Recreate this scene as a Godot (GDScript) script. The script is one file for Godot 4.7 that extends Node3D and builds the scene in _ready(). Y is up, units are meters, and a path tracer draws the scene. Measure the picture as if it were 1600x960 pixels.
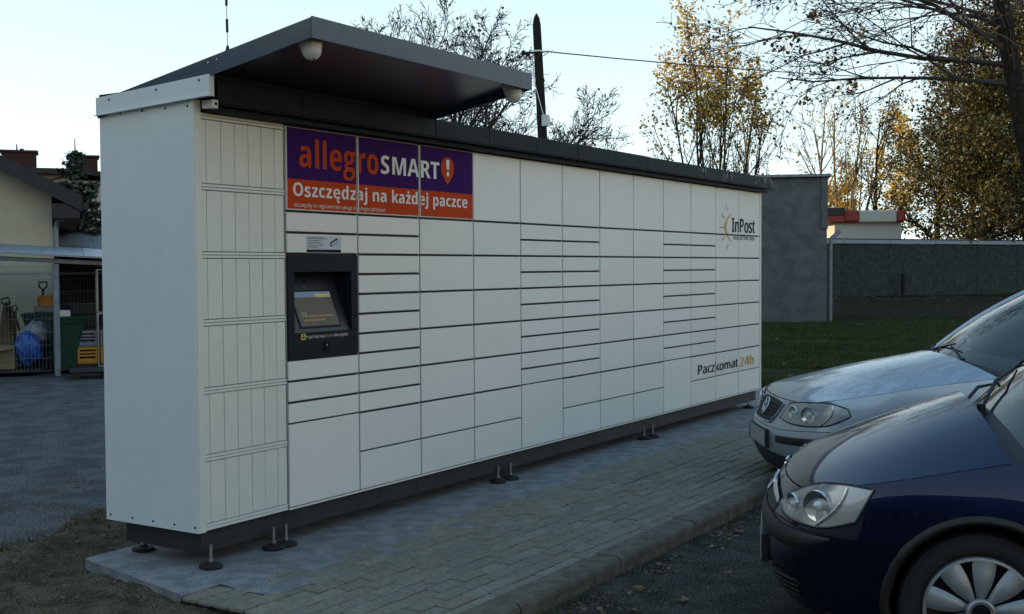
extends Node3D
# A row of parcel lockers on a paved strip, two cars nosed up to the kerb, yard and trees behind.

const W := 0.6127          # pitch of a locker column
const U := 0.1177          # pitch of a locker row
const HB := 0.198          # underside of the doors
const ROAD := -0.12
const FW := Vector3(0.848, 0, -0.531)    # along the view
const LF := Vector3(-0.531, 0, -0.848)   # to the left of the view
var M := {}
var taken := {}
var rng := RandomNumberGenerator.new()

# ---------------------------------------------------------------- mesh collector
class Geo:
	var v := PackedVector3Array()
	var n := PackedVector3Array()
	var uv := PackedVector2Array()
	func tri(a: Vector3, b: Vector3, c: Vector3, na: Vector3, nb: Vector3, nc: Vector3, ua := Vector2.ZERO, ub := Vector2.ZERO, uc := Vector2.ZERO) -> void:
		if (c - a).cross(b - a).dot(na + nb + nc) < 0.0:
			v.append_array([a, c, b]); n.append_array([na, nc, nb]); uv.append_array([ua, uc, ub])
		else:
			v.append_array([a, b, c]); n.append_array([na, nb, nc]); uv.append_array([ua, ub, uc])
	func face(pts: Array, nn: Vector3) -> void:
		for i in range(1, pts.size() - 1):
			tri(pts[0], pts[i], pts[i + 1], nn, nn, nn)
	func flat(pts: Array, away: Vector3) -> void:      # flat polygon, normal turned away from a point
		var nn: Vector3 = (pts[1] - pts[0]).cross(pts[2] - pts[0])
		if nn.length() < 1e-12 and pts.size() > 3:
			nn = (pts[2] - pts[0]).cross(pts[3] - pts[0])
		nn = nn.normalized()
		if nn.dot(pts[0] - away) < 0: nn = -nn
		face(pts, nn)
	func box(lo: Vector3, hi: Vector3, bev := 0.0, t := Transform3D()) -> void:
		var c := (lo + hi) * 0.5
		var e := (hi - lo) * 0.5
		var b: float = minf(bev, minf(e.x, minf(e.y, e.z)) * 0.9)
		var ctr := t * c
		for ax in 3:
			var a1 := (ax + 1) % 3
			var a2 := (ax + 2) % 3
			for s in [-1.0, 1.0]:
				var q := []
				for k in [[-1, -1], [1, -1], [1, 1], [-1, 1]]:
					var p := Vector3()
					p[ax] = s * e[ax]; p[a1] = k[0] * (e[a1] - b); p[a2] = k[1] * (e[a2] - b)
					q.append(t * (c + p))
				flat(q, ctr)
		if b <= 0.0: return
		for ax in 3:
			var a1 := (ax + 1) % 3
			var a2 := (ax + 2) % 3
			for s1 in [-1.0, 1.0]:
				for s2 in [-1.0, 1.0]:
					var q := []
					for k in [[-1, 0], [1, 0], [1, 1], [-1, 1]]:
						var p := Vector3()
						p[ax] = k[0] * (e[ax] - b)
						p[a1] = s1 * (e[a1] - (b if k[1] == 0 else 0.0)); p[a2] = s2 * (e[a2] - (0.0 if k[1] == 0 else b))
						q.append(t * (c + p))
					flat(q, ctr)
		for sx in [-1.0, 1.0]:
			for sy in [-1.0, 1.0]:
				for sz in [-1.0, 1.0]:
					var q := []
					for k in 3:
						var p := Vector3(sx * (e.x - b), sy * (e.y - b), sz * (e.z - b))
						p[k] += b * [sx, sy, sz][k]
						q.append(t * (c + p))
					flat(q, ctr)
	func grid(rows: Array, away: Vector3, thin := false) -> void:   # smooth sheet through rows of points
		var h := rows.size()
		var w: int = rows[0].size()
		var nn := []
		var sum := 0.0
		for j in h:
			var r := PackedVector3Array()
			for i in w:
				var dx: Vector3 = rows[j][mini(i + 1, w - 1)] - rows[j][maxi(i - 1, 0)]
				var dy: Vector3 = rows[mini(j + 1, h - 1)][i] - rows[maxi(j - 1, 0)][i]
				var k := dx.cross(dy)
				if k.length() < 1e-9:
					var jj: int = clampi(j, 1, h - 2) if h > 2 else j
					var ii: int = clampi(i, 1, w - 2) if w > 2 else i
					k = (rows[jj][mini(ii + 1, w - 1)] - rows[jj][maxi(ii - 1, 0)]).cross(rows[mini(jj + 1, h - 1)][ii] - rows[maxi(jj - 1, 0)][ii])
				k = k.normalized()
				sum += k.dot((rows[j][i] - away).normalized())
				r.append(k)
			nn.append(r)
		var s := 1.0 if sum >= 0 else -1.0
		for j in h - 1:
			for i in w - 1:
				var u0 := float(i) / (w - 1); var u1 := float(i + 1) / (w - 1)
				var v0 := float(j) / (h - 1); var v1 := float(j + 1) / (h - 1)
				tri(rows[j][i], rows[j][i + 1], rows[j + 1][i + 1], s * nn[j][i], s * nn[j][i + 1], s * nn[j + 1][i + 1], Vector2(u0, v0), Vector2(u1, v0), Vector2(u1, v1))
				tri(rows[j][i], rows[j + 1][i + 1], rows[j + 1][i], s * nn[j][i], s * nn[j + 1][i + 1], s * nn[j + 1][i], Vector2(u0, v0), Vector2(u1, v1), Vector2(u0, v1))
	func tube(pts: Array, rad: Array, sides := 6, cap := true) -> void:
		var rows := []
		var up := Vector3.UP
		for i in pts.size():
			var d: Vector3 = (pts[mini(i + 1, pts.size() - 1)] - pts[maxi(i - 1, 0)]).normalized()
			if i == 0 and absf(d.y) > 0.9: up = Vector3.RIGHT
			var a := d.cross(up)
			if a.length() < 0.05: a = d.cross(Vector3(0.3, 0.5, 0.8))
			a = a.normalized()
			var b := a.cross(d).normalized()
			up = b
			var r := []
			for k in sides + 1:
				var g := TAU * k / sides
				r.append([a * cos(g) + b * sin(g), pts[i] + (a * cos(g) + b * sin(g)) * rad[mini(i, rad.size() - 1)]])
			rows.append(r)
		for i in rows.size() - 1:
			for k in sides:
				var A = rows[i][k]; var B = rows[i][k + 1]; var Cc = rows[i + 1][k + 1]; var D = rows[i + 1][k]
				tri(A[1], B[1], Cc[1], A[0], B[0], Cc[0])
				tri(A[1], Cc[1], D[1], A[0], Cc[0], D[0])
		if cap:
			for e in [0, rows.size() - 1]:
				var q := []
				for k in sides: q.append(rows[e][k][1])
				flat(q, pts[1 if e == 0 else pts.size() - 2])
	func lathe(t: Transform3D, prof: Array, seg := 24) -> void:   # profile of Vector2(radius, height) about local y
		for j in prof.size() - 1:
			var d: Vector2 = prof[j + 1] - prof[j]
			var nr := Vector2(d.y, -d.x).normalized()
			for k in seg:
				var g0 := TAU * k / seg; var g1 := TAU * (k + 1) / seg
				var q := []; var m := []
				for g in [g0, g1]:
					m.append(t.basis * Vector3(nr.x * cos(g), nr.y, nr.x * sin(g)))
				for pq in [[prof[j], g0], [prof[j], g1], [prof[j + 1], g1], [prof[j + 1], g0]]:
					q.append(t * Vector3(pq[0].x * cos(pq[1]), pq[0].y, pq[0].x * sin(pq[1])))
				m = [m[0].normalized(), m[1].normalized()]
				tri(q[0], q[1], q[2], m[0], m[1], m[1])
				tri(q[0], q[2], q[3], m[0], m[1], m[0])
	func prism(poly: PackedVector2Array, t: Transform3D, depth: float) -> void:   # outline in local xy, pulled along local z
		var ix := Geometry2D.triangulate_polygon(poly)
		var fz := t.basis.z.normalized()
		for k in range(0, ix.size(), 3):
			var a := poly[ix[k]]; var b := poly[ix[k + 1]]; var c := poly[ix[k + 2]]
			tri(t * Vector3(a.x, a.y, depth), t * Vector3(b.x, b.y, depth), t * Vector3(c.x, c.y, depth), fz, fz, fz)
			tri(t * Vector3(a.x, a.y, 0), t * Vector3(b.x, b.y, 0), t * Vector3(c.x, c.y, 0), -fz, -fz, -fz)
		if absf(depth) < 1e-6: return
		var cw := Geometry2D.is_polygon_clockwise(poly)
		for i in poly.size():
			var a := poly[i]; var b := poly[(i + 1) % poly.size()]
			var o := Vector2(b.y - a.y, a.x - b.x).normalized() * (-1.0 if cw else 1.0)
			var nn := (t.basis * Vector3(o.x, o.y, 0)).normalized()
			face([t * Vector3(a.x, a.y, 0), t * Vector3(b.x, b.y, 0), t * Vector3(b.x, b.y, depth), t * Vector3(a.x, a.y, depth)], nn)
	func mesh() -> ArrayMesh:
		var arr := []
		arr.resize(Mesh.ARRAY_MAX)
		arr[Mesh.ARRAY_VERTEX] = v; arr[Mesh.ARRAY_NORMAL] = n; arr[Mesh.ARRAY_TEX_UV] = uv
		var m := ArrayMesh.new()
		m.add_surface_from_arrays(Mesh.PRIMITIVE_TRIANGLES, arr)
		return m

# ---------------------------------------------------------------- naming
func numbered(called: String) -> String:
	taken[called] = taken.get(called, -1) + 1
	return called if taken[called] == 0 else "%s_%03d" % [called, taken[called]]

func thing(called: String, label: String, category: String, at := Vector3.ZERO, turn := 0.0, group := "") -> Node3D:
	var o := Node3D.new()
	o.name = numbered(called); o.position = at; o.rotation.y = turn
	tag(o, label, category, group)
	add_child(o, true)
	return o

func tag(o: Node, label: String, category: String, group := "") -> Node:
	o.set_meta("label", label); o.set_meta("category", category)
	if group: o.set_meta("group", group)
	return o

func put(called: String, what, mat: Material, parent: Node = self, label := "", stuff := false) -> MeshInstance3D:
	var o := MeshInstance3D.new()
	o.mesh = what.mesh() if what is Geo else what
	o.material_override = mat
	o.name = numbered(called) if parent == self else called
	if label: o.set_meta("label", label)
	if stuff: o.set_meta("kind", "stuff")
	parent.add_child(o, true)
	return o

func struct(called: String, what, mat: Material) -> MeshInstance3D:
	var o := put(called, what, mat)
	o.set_meta("kind", "structure")
	return o

func boxed(lo: Vector3, hi: Vector3, bev := 0.0, t := Transform3D()) -> Geo:
	var g := Geo.new()
	g.box(lo, hi, bev, t)
	return g

# a frame whose x runs along ex, y is up
func frame(at: Vector3, ex: Vector3) -> Transform3D:
	var x := Vector3(ex.x, 0, ex.z).normalized()
	return Transform3D(Basis(x, Vector3.UP, x.cross(Vector3.UP)), at)

# ---------------------------------------------------------------- materials
func lin(r: float, g: float, b: float) -> Color:
	return Color(r, g, b).linear_to_srgb()

func plain(col: Color, rough := 0.6, metal := 0.0) -> StandardMaterial3D:
	var m := StandardMaterial3D.new()
	m.albedo_color = col; m.roughness = rough; m.metallic = metal
	return m

func noise(freq: float, octaves := 4, sd := 1, kind := FastNoiseLite.TYPE_SIMPLEX) -> FastNoiseLite:
	var f := FastNoiseLite.new()
	f.noise_type = kind; f.frequency = freq; f.fractal_octaves = octaves; f.seed = sd; f.fractal_gain = 0.6
	return f

var tex_cache := {}
func ntex(freq: float, octaves: int, sd: int, cols: Array, stops: Array, size := 512) -> NoiseTexture2D:
	var key := str([freq, octaves, sd, cols, stops, size])
	if tex_cache.has(key): return tex_cache[key]
	var t := NoiseTexture2D.new()
	t.width = size; t.height = size; t.seamless = true; t.noise = noise(freq, octaves, sd)
	if cols:
		var g := Gradient.new()
		g.colors = PackedColorArray(cols); g.offsets = PackedFloat32Array(stops)
		t.color_ramp = g
	tex_cache[key] = t
	return t

# patchy surface: linear colours a..b mixed by noise that repeats every `span` metres, with a finer layer multiplied in
func patchy(a: Color, b: Color, span: float, rough := 0.85, relief := 0.0, sd := 1, fine := 0.25, freq := 0.012) -> StandardMaterial3D:
	var m := StandardMaterial3D.new()
	m.albedo_texture = ntex(freq, 6, sd, [a.linear_to_srgb(), a.lerp(b, 0.5).linear_to_srgb(), b.linear_to_srgb()], [0.25, 0.5, 0.75])
	m.uv1_triplanar = true; m.uv1_world_triplanar = true
	m.uv1_scale = Vector3.ONE / span
	m.roughness = rough
	if rough > 0.8: m.metallic_specular = 0.18
	if fine > 0:
		m.detail_enabled = true
		m.detail_blend_mode = BaseMaterial3D.BLEND_MODE_MUL
		m.detail_albedo = ntex(0.09, 3, 7 + sd % 3, [Color(1 - fine, 1 - fine, 1 - fine), Color.WHITE], [0.3, 0.7], 256)
		m.detail_uv_layer = BaseMaterial3D.DETAIL_UV_2
		m.uv2_triplanar = true; m.uv2_world_triplanar = true
		m.uv2_scale = Vector3.ONE / (span * 0.21)
	if relief > 0:
		m.heightmap_enabled = true
		m.heightmap_texture = ntex(0.05, 5, 3 + sd % 4, [], [])
		m.heightmap_scale = relief
	return m

func make_materials() -> void:
	M.white = patchy(Color(0.712, 0.718, 0.682), Color(0.727, 0.732, 0.697), 1.7, 0.42, 0.0, 3, 0.0)
	M.whites = []
	for k in 4:
		M.whites.append(patchy(Color(0.735, 0.765, 0.745) * (0.975 + 0.014 * k), Color(0.75, 0.78, 0.76) * (0.975 + 0.014 * k), 1.7 + 0.2 * k, 0.40 + 0.03 * k, 0.0, 3, 0.0))
	M.white_side = patchy(Color(0.69, 0.735, 0.735), Color(0.71, 0.755, 0.755), 2.1, 0.32, 0.0, 4, 0.0)
	M.trim = patchy(Color(0.66, 0.70, 0.655), Color(0.69, 0.73, 0.685), 1.0, 0.42, 0.0, 5, 0.0)
	M.gap = plain(lin(0.035, 0.043, 0.045), 0.6)
	M.post = plain(lin(0.22, 0.24, 0.24), 0.5)
	M.anthracite = patchy(Color(0.010, 0.020, 0.030), Color(0.016, 0.029, 0.041), 0.9, 0.50, 0.0, 6, 0.2)
	M.anthracite.metallic_specular = 0.22
	M.canopy = patchy(Color(0.020, 0.056, 0.095), Color(0.026, 0.068, 0.11), 1.3, 0.22, 0.0, 66, 0.06)
	M.kick = patchy(Color(0.022, 0.029, 0.034), Color(0.034, 0.043, 0.049), 0.8, 0.5, 0.0, 7, 0.2)
	M.soffit = patchy(Color(0.030, 0.034, 0.044), Color(0.038, 0.042, 0.052), 0.9, 0.28, 0.0, 8, 0.1)
	M.steel = plain(lin(0.45, 0.46, 0.47), 0.35, 0.9)
	M.dull_steel = patchy(Color(0.20, 0.22, 0.24), Color(0.30, 0.33, 0.36), 1.0, 0.5, 0.0, 9, 0.2)
	M.black = plain(lin(0.012, 0.013, 0.014), 0.55)
	M.rubber = patchy(Color(0.010, 0.010, 0.011), Color(0.02, 0.02, 0.021), 0.3, 0.8, 0.02, 10, 0.2)
	M.screw = plain(lin(0.03, 0.03, 0.03), 0.5, 0.5)
	M.purple = plain(lin(0.045, 0.012, 0.115), 0.7)
	M.purple.metallic_specular = 0.15
	M.orange = plain(lin(0.50, 0.065, 0.018), 0.7)
	M.orange.metallic_specular = 0.15
	M.letter_white = plain(lin(0.70, 0.72, 0.72), 0.45)
	M.ink = plain(lin(0.010, 0.011, 0.012), 0.7)
	M.ink.metallic_specular = 0.2
	M.yellow = plain(lin(0.62, 0.34, 0.02), 0.45)
	M.paper = plain(lin(0.50, 0.56, 0.64), 0.45)
	M.navy = plain(lin(0.011, 0.016, 0.024), 0.5)
	M.navy.metallic_specular = 0.25
	M.navy2 = plain(lin(0.020, 0.027, 0.037), 0.45)
	M.dome = plain(lin(0.62, 0.64, 0.62), 0.3)
	M.concrete = patchy(Color(0.22, 0.235, 0.25), Color(0.33, 0.345, 0.355), 1.4, 0.9, 0.15, 11, 0.25)
	M.joint = patchy(Color(0.02, 0.02, 0.017), Color(0.04, 0.04, 0.034), 0.4, 0.95, 0.1, 13, 0.3)
	M.pavers = []
	for k in 6:
		var a: Color = [Color(0.295, 0.290, 0.230), Color(0.320, 0.312, 0.248), Color(0.275, 0.272, 0.222), Color(0.345, 0.335, 0.272), Color(0.305, 0.290, 0.226), Color(0.290, 0.286, 0.236)][k]
		M.pavers.append(patchy(a * 0.85, a * 1.15, 0.33, 0.88, 0.08, 20 + k, 0.3))
	M.kerb = patchy(Color(0.15, 0.14, 0.112), Color(0.23, 0.215, 0.175), 0.9, 0.9, 0.12, 31, 0.3)
	M.soil = patchy(Color(0.014, 0.012, 0.007), Color(0.036, 0.029, 0.018), 1.9, 0.95, 0.8, 34, 0.45)
	M.dropping = plain(lin(0.30, 0.32, 0.32), 0.8)
	M.road = patchy(Color(0.072, 0.068, 0.058), Color(0.120, 0.113, 0.096), 2.3, 0.9, 0.5, 32, 0.45)
	M.yard = patchy(Color(0.125, 0.123, 0.120), Color(0.200, 0.197, 0.190), 3.1, 0.9, 0.3, 33, 0.35)
	M.dirt = patchy(Color(0.085, 0.069, 0.044), Color(0.190, 0.157, 0.104), 1.7, 0.95, 0.8, 34, 0.45)
	M.lawn = patchy(Color(0.022, 0.036, 0.007), Color(0.046, 0.052, 0.012), 2.7, 0.95, 1.0, 35, 0.4)
	M.render_grey = patchy(Color(0.135, 0.148, 0.15), Color(0.195, 0.208, 0.21), 3.4, 0.9, 0.2, 36, 0.2)
	M.fence_grey = patchy(Color(0.050, 0.058, 0.055), Color(0.085, 0.095, 0.092), 2.6, 0.9, 0.2, 37, 0.25)
	M.cream = patchy(Color(0.66, 0.59, 0.44), Color(0.73, 0.66, 0.50), 1.9, 0.9, 0.08, 38, 0.15)
	M.pink = patchy(Color(0.46, 0.35, 0.27), Color(0.52, 0.405, 0.32), 2.2, 0.9, 0.05, 39, 0.15)
	M.eave = patchy(Color(0.022, 0.018, 0.020), Color(0.042, 0.032, 0.033), 0.7, 0.6, 0.05, 40, 0.3)
	M.brick = patchy(Color(0.085, 0.042, 0.034), Color(0.13, 0.066, 0.052), 0.5, 0.9, 0.1, 41, 0.3)
	M.tin = patchy(Color(0.22, 0.26, 0.30), Color(0.36, 0.41, 0.46), 1.2, 0.42, 0.0, 42, 0.2)
	M.tin.metallic = 0.4
	M.old_roof = patchy(Color(0.15, 0.165, 0.175), Color(0.30, 0.32, 0.335), 1.1, 0.8, 0.1, 43, 0.4)
	M.wood = patchy(Color(0.16, 0.115, 0.065), Color(0.28, 0.205, 0.12), 0.8, 0.85, 0.1, 44, 0.35)
	M.wood_dark = patchy(Color(0.05, 0.038, 0.028), Color(0.10, 0.08, 0.06), 0.6, 0.85, 0.1, 45, 0.35)
	M.pole = patchy(Color(0.030, 0.027, 0.024), Color(0.062, 0.056, 0.048), 0.5, 0.9, 0.25, 46, 0.4)
	M.bark = patchy(Color(0.030, 0.025, 0.020), Color(0.075, 0.062, 0.048), 0.7, 0.95, 0.4, 47, 0.4)
	M.bark_pale = patchy(Color(0.20, 0.17, 0.12), Color(0.34, 0.29, 0.20), 0.7, 0.9, 0.2, 48, 0.3)
	M.bark_grey = patchy(Color(0.06, 0.054, 0.045), Color(0.12, 0.108, 0.09), 0.7, 0.9, 0.2, 48, 0.3)
	M.twig = plain(lin(0.05, 0.043, 0.036), 0.9)
	M.green_bin = plain(lin(0.012, 0.045, 0.03), 0.45)
	M.crate_yellow = plain(lin(0.55, 0.24, 0.02), 0.5)
	M.crate_grey = plain(lin(0.20, 0.19, 0.20), 0.55)
	M.bag_blue = plain(lin(0.03, 0.12, 0.42), 0.25)
	M.bag_grey = plain(lin(0.34, 0.37, 0.42), 0.35)
	M.cardboard = patchy(Color(0.26, 0.19, 0.115), Color(0.34, 0.26, 0.165), 0.6, 0.9, 0.0, 49, 0.2)
	M.red = plain(lin(0.26, 0.028, 0.016), 0.55)
	M.pav_white = plain(lin(0.48, 0.48, 0.45), 0.7)
	M.pane = plain(Color(0.02, 0.025, 0.03), 0.08)
	M.stone = plain(lin(0.12, 0.108, 0.088), 0.95)
	M.leafmat = {}

func leaf_material(glow: float) -> StandardMaterial3D:
	if M.leafmat.has(glow): return M.leafmat[glow]
	var m := plain(Color.WHITE, 0.6)
	m.vertex_color_use_as_albedo = true
	m.backlight_enabled = true
	m.backlight = Color(glow, glow, glow)
	M.leafmat[glow] = m
	return m

# ---------------------------------------------------------------- lettering
var base_cache := {}
func font(bold: bool) -> SystemFont:
	var f := SystemFont.new()
	f.font_names = PackedStringArray(["Droid Sans"])
	f.font_weight = 700 if bold else 400
	return f

func text_tris(txt: String, bold: bool) -> Dictionary:   # front faces of a line of text, baseline at y = 0, left edge at x = 0
	var out := {"t": PackedVector2Array(), "w": 0.0, "cap": 0.0, "x": 0.0}
	var hs := []
	for word in ["H", "x", txt]:
		var tm := TextMesh.new()
		tm.text = word; tm.font = font(bold); tm.font_size = 64; tm.pixel_size = 0.01; tm.depth = 0.02; tm.curve_step = 1.0
		tm.horizontal_alignment = HORIZONTAL_ALIGNMENT_LEFT
		tm.vertical_alignment = VERTICAL_ALIGNMENT_TOP
		var a := tm.get_mesh_arrays() if tm.get_surface_count() else []
		hs.append([tm.get_aabb(), tm, a])
	var base: float = hs[0][0].position.y
	var x0: float = hs[2][0].position.x
	out.cap = hs[0][0].size.y
	out.x = hs[1][0].size.y
	out.w = hs[2][0].size.x
	var tm2: TextMesh = hs[2][1]
	for s in tm2.get_surface_count():
		var a := tm2.surface_get_arrays(s)
		var vv: PackedVector3Array = a[Mesh.ARRAY_VERTEX]
		var nn: PackedVector3Array = a[Mesh.ARRAY_NORMAL]
		var ix: PackedInt32Array = a[Mesh.ARRAY_INDEX] if a[Mesh.ARRAY_INDEX] else PackedInt32Array()
		var cnt := ix.size() if ix.size() else vv.size()
		for k in range(0, cnt, 3):
			var id := [ix[k], ix[k + 1], ix[k + 2]] if ix.size() else [k, k + 1, k + 2]
			if nn[id[0]].z > 0.9:
				for q in id: out.t.append(Vector2(vv[q].x - x0, vv[q].y - base))
	return out

# text set between xa and xb on the plane z, capital height cap, cut to the given x spans; one mesh per span
func lettering(txt: String, xa: float, xb: float, base_y: float, cap: float, z: float, mat: Material, spans: Array, parents: Array, bold := true, fat := 0.0, slope := 0.0) -> void:
	var t := text_tris(txt, bold)
	if t.t.size() == 0: return
	var kx: float = (xb - xa) / t.w
	var ky: float = cap / t.cap
	for si in spans.size():
		var s = spans[si]
		var g := Geo.new()
		for k in range(0, t.t.size(), 3):
			var poly := PackedVector2Array()
			for q in 3:
				var p: Vector2 = t.t[k + q]
				poly.append(Vector2(xa + p.x * kx, base_y + p.y * ky + slope * p.x * kx))
			poly = clip_x(clip_x(poly, s[0], 1.0), s[1], -1.0)
			if poly.size() >= 3:
				var pts := []
				for p in poly: pts.append(Vector3(p.x, p.y, z))
				g.face(pts, Vector3.BACK)
		if g.v.size(): put("lettering", g, mat, parents[si])

func clip_x(poly: PackedVector2Array, x: float, side: float) -> PackedVector2Array:
	var out := PackedVector2Array()
	for i in poly.size():
		var a := poly[i]; var b := poly[(i + 1) % poly.size()]
		var da := (a.x - x) * side; var db := (b.x - x) * side
		if da >= 0: out.append(a)
		if (da >= 0) != (db >= 0): out.append(a.lerp(b, da / (da - db)))
	return out

# ---------------------------------------------------------------- the scene
func _ready() -> void:
	rng.seed = 11
	build_camera()
	build_sky()
	make_materials()
	build_ground()
	build_pavement()
	build_locker()
	build_left_side()
	build_right_side()
	build_trees()
	build_cars()
	build_litter()

func build_camera() -> void:
	var cam := Camera3D.new()
	cam.name = "camera"
	cam.fov = 29.259; cam.near = 0.05; cam.far = 1500.0
	add_child(cam)
	cam.transform = Transform3D(Basis(Vector3(0.5311, -0.0060, 0.8473), Vector3(0.0316, 0.9994, -0.0128), Vector3(-0.8467, 0.0336, 0.5310)).orthonormalized(), Vector3(-4.8117, 1.5277, 4.4795))
	cam.current = true

const SUN_EL := 9.0
func sun_dir() -> Vector3:      # towards the sun: left of the view and a little ahead, low
	var h := (LF * cos(deg_to_rad(8)) + FW * sin(deg_to_rad(8))).normalized()
	return (h * cos(deg_to_rad(SUN_EL)) + Vector3.UP * sin(deg_to_rad(SUN_EL))).normalized()

func build_sky() -> void:
	var sd := sun_dir()
	var img := Image.create(512, 256, false, Image.FORMAT_RGBF)
	for j in 256:
		var el := PI * (0.5 - (j + 0.5) / 256.0)
		for i in 512:
			var az := TAU * (i + 0.5) / 512.0
			var d := Vector3(sin(az) * cos(el), sin(el), -cos(az) * cos(el))
			var up: float = clampf(d.y, 0.0, 1.0)
			var k := pow(up, 0.50)
			var hor := Vector3(1.24, 1.46, 1.38)
			var zen := Vector3(0.19, 0.365, 0.57)
			var c := hor.lerp(zen, clampf(k * 1.22, 0.0, 1.0))
			var ca: float = clampf(d.dot(sd), -1.0, 1.0)
			var anti := smoothstep(0.45, 0.95, 0.5 - 0.5 * ca)       # opposite the sun: dim blue-grey at the horizon, a pale rosy belt above it
			var belt := smoothstep(0.06, 0.30, up) * smoothstep(0.98, 0.55, up)
			c *= Vector3(1, 1, 1).lerp(Vector3(0.66, 0.68, 0.72).lerp(Vector3(1.50, 1.32, 1.22), belt), anti)
			var ang := acos(ca)
			c += Vector3(0.62, 0.50, 0.36) * exp(-pow(ang / deg_to_rad(34), 2.0)) * 1.4
			if d.y < 0: c = Vector3(0.10, 0.10, 0.09).lerp(c, clampf(1.0 + d.y * 40.0, 0.0, 1.0))
			img.set_pixel(i, j, Color(c.x, c.y, c.z))
	var pm := PanoramaSkyMaterial.new()
	pm.panorama = ImageTexture.create_from_image(img)
	var sky := Sky.new(); sky.sky_material = pm
	var env := Environment.new()
	env.background_mode = Environment.BG_SKY
	env.sky = sky
	env.tonemap_mode = Environment.TONE_MAPPER_LINEAR
	env.tonemap_exposure = 1.18
	env.sdfgi_enabled = true; env.ssao_enabled = true; env.ssil_enabled = true
	env.fog_enabled = false
	env.fog_density = 0.0016
	env.fog_light_color = Color(0.86, 0.92, 0.98)
	var we := WorldEnvironment.new()
	we.name = "world_environment"; we.environment = env
	add_child(we)
	var sun := DirectionalLight3D.new()
	sun.name = "sun"
	sun.light_energy = 1.6; sun.light_color = Color(1.0, 0.87, 0.68); sun.light_angular_distance = 0.5; sun.shadow_enabled = true
	add_child(sun)
	sun.look_at_from_position(sd * 50.0, Vector3.ZERO, Vector3.UP)

func sheet(x0: float, x1: float, z0: float, z1: float, y: float) -> Geo:
	var g := Geo.new()
	g.face([Vector3(x0, y, z0), Vector3(x1, y, z0), Vector3(x1, y, z1), Vector3(x0, y, z1)], Vector3.UP)
	return g

func relief_sheet(x0: float, x1: float, z0: float, z1: float, step: float, height: Callable) -> Geo:
	var g := Geo.new()
	var rows := []
	var nz := int((z1 - z0) / step) + 1
	var nx := int((x1 - x0) / step) + 1
	for j in nz + 1:
		var r := PackedVector3Array()
		for i in nx + 1:
			var x := lerpf(x0, x1, float(i) / nx); var z := lerpf(z0, z1, float(j) / nz)
			r.append(Vector3(x, height.call(x, z), z))
		rows.append(r)
	g.grid(rows, Vector3(0, -1000, 0))
	return g

var hills := FastNoiseLite.new()
func dirt_height(x: float, z: float) -> float:
	var w := z + 0.437 * maxf(x, -2.5)
	var lo := smoothstep(-1.58, -2.15, w)      # dips under the yard
	var y := -0.045 + 0.030 * hills.get_noise_2d(x * 2.2, z * 2.2) + 0.016 * hills.get_noise_2d(x * 9.0, z * 9.0) + 0.008 * hills.get_noise_2d(x * 26.0, z * 26.0)
	y += 0.075 * exp(-pow((w + 1.50) / 0.26, 2.0))   # spoil heaped along the edge of the yard
	return y - 0.12 * lo - 0.16 * smoothstep(1.2, 2.2, z)

func lawn_height(x: float, z: float) -> float:
	var y := 0.0 + 0.05 * hills.get_noise_2d(x * 0.6, z * 0.6) + 0.02 * hills.get_noise_2d(x * 3.0, z * 3.0)
	var far := (Vector3(x, 0, z) - Vector3(-4.8, 0, 4.5)).dot(FW)
	y += 0.10 * smoothstep(40.0, 49.0, far)       # bank in front of the far wall
	y -= 0.14 * smoothstep(1.0, 2.6, z) * smoothstep(14.0, 9.0, x)
	return y - 0.10 * smoothstep(9.9, 8.9, x)

func build_ground() -> void:
	hills.noise_type = FastNoiseLite.TYPE_SIMPLEX; hills.frequency = 0.5; hills.fractal_octaves = 3; hills.seed = 5
	struct("ground", sheet(-600, 600, -600, 600, -0.30), M.dirt)
	var yd := Geo.new()
	var yp := PackedVector2Array([Vector2(-40, -0.30), Vector2(-2.5, -0.42), Vector2(3.0, -2.82), Vector2(60, -2.82), Vector2(60, -90), Vector2(-40, -90)])
	var yi := Geometry2D.triangulate_polygon(yp)
	for k in range(0, yi.size(), 3):
		yd.face([Vector3(yp[yi[k]].x, -0.022, yp[yi[k]].y), Vector3(yp[yi[k + 1]].x, -0.022, yp[yi[k + 1]].y), Vector3(yp[yi[k + 2]].x, -0.022, yp[yi[k + 2]].y)], Vector3.UP)
	struct("yard", yd, M.yard)
	struct("back_verge", relief_sheet(3.0, 9.6, -3.3, -0.1, 0.12, func(x, z): return -0.03 + 0.02 * hills.get_noise_2d(x * 3.0, z * 3.0) - 0.1 * smoothstep(-2.7, -3.2, z)), M.dirt)
	struct("road", relief_sheet(-30, 30, 1.66, 24, 0.25, func(x, z): return ROAD + 0.012 * hills.get_noise_2d(x * 2.0, z * 2.0) + 0.03 * exp(-pow((z - 1.7) / 0.18, 2.0))), M.road)
	struct("dirt_verge", relief_sheet(-9, 3.0, -3.4, 2.4, 0.045, dirt_height), M.dirt)
	var bank := Geo.new()
	var rows := []
	for j in 9:
		var r := PackedVector3Array()
		for i in 60:
			var p := Vector3(-4.8, 0, 4.5) + FW * (lerpf(31.5, 53.0, j / 8.0) + 1.2 * hills.get_noise_1d(i * 0.9) * (1.0 - j / 8.0)) - LF * (6.0 + i * 0.75)
			p.y = lawn_height(p.x, p.z) + (-0.12 if j == 0 else 0.045)
			r.append(p)
		rows.append(r)
	bank.grid(rows, Vector3(30, -1000, 0))
	struct("soil_bank", bank, M.soil)
	struct("lawn", relief_sheet(8.9, 120.0, -40, 40, 0.6, lawn_height), M.lawn)

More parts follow.
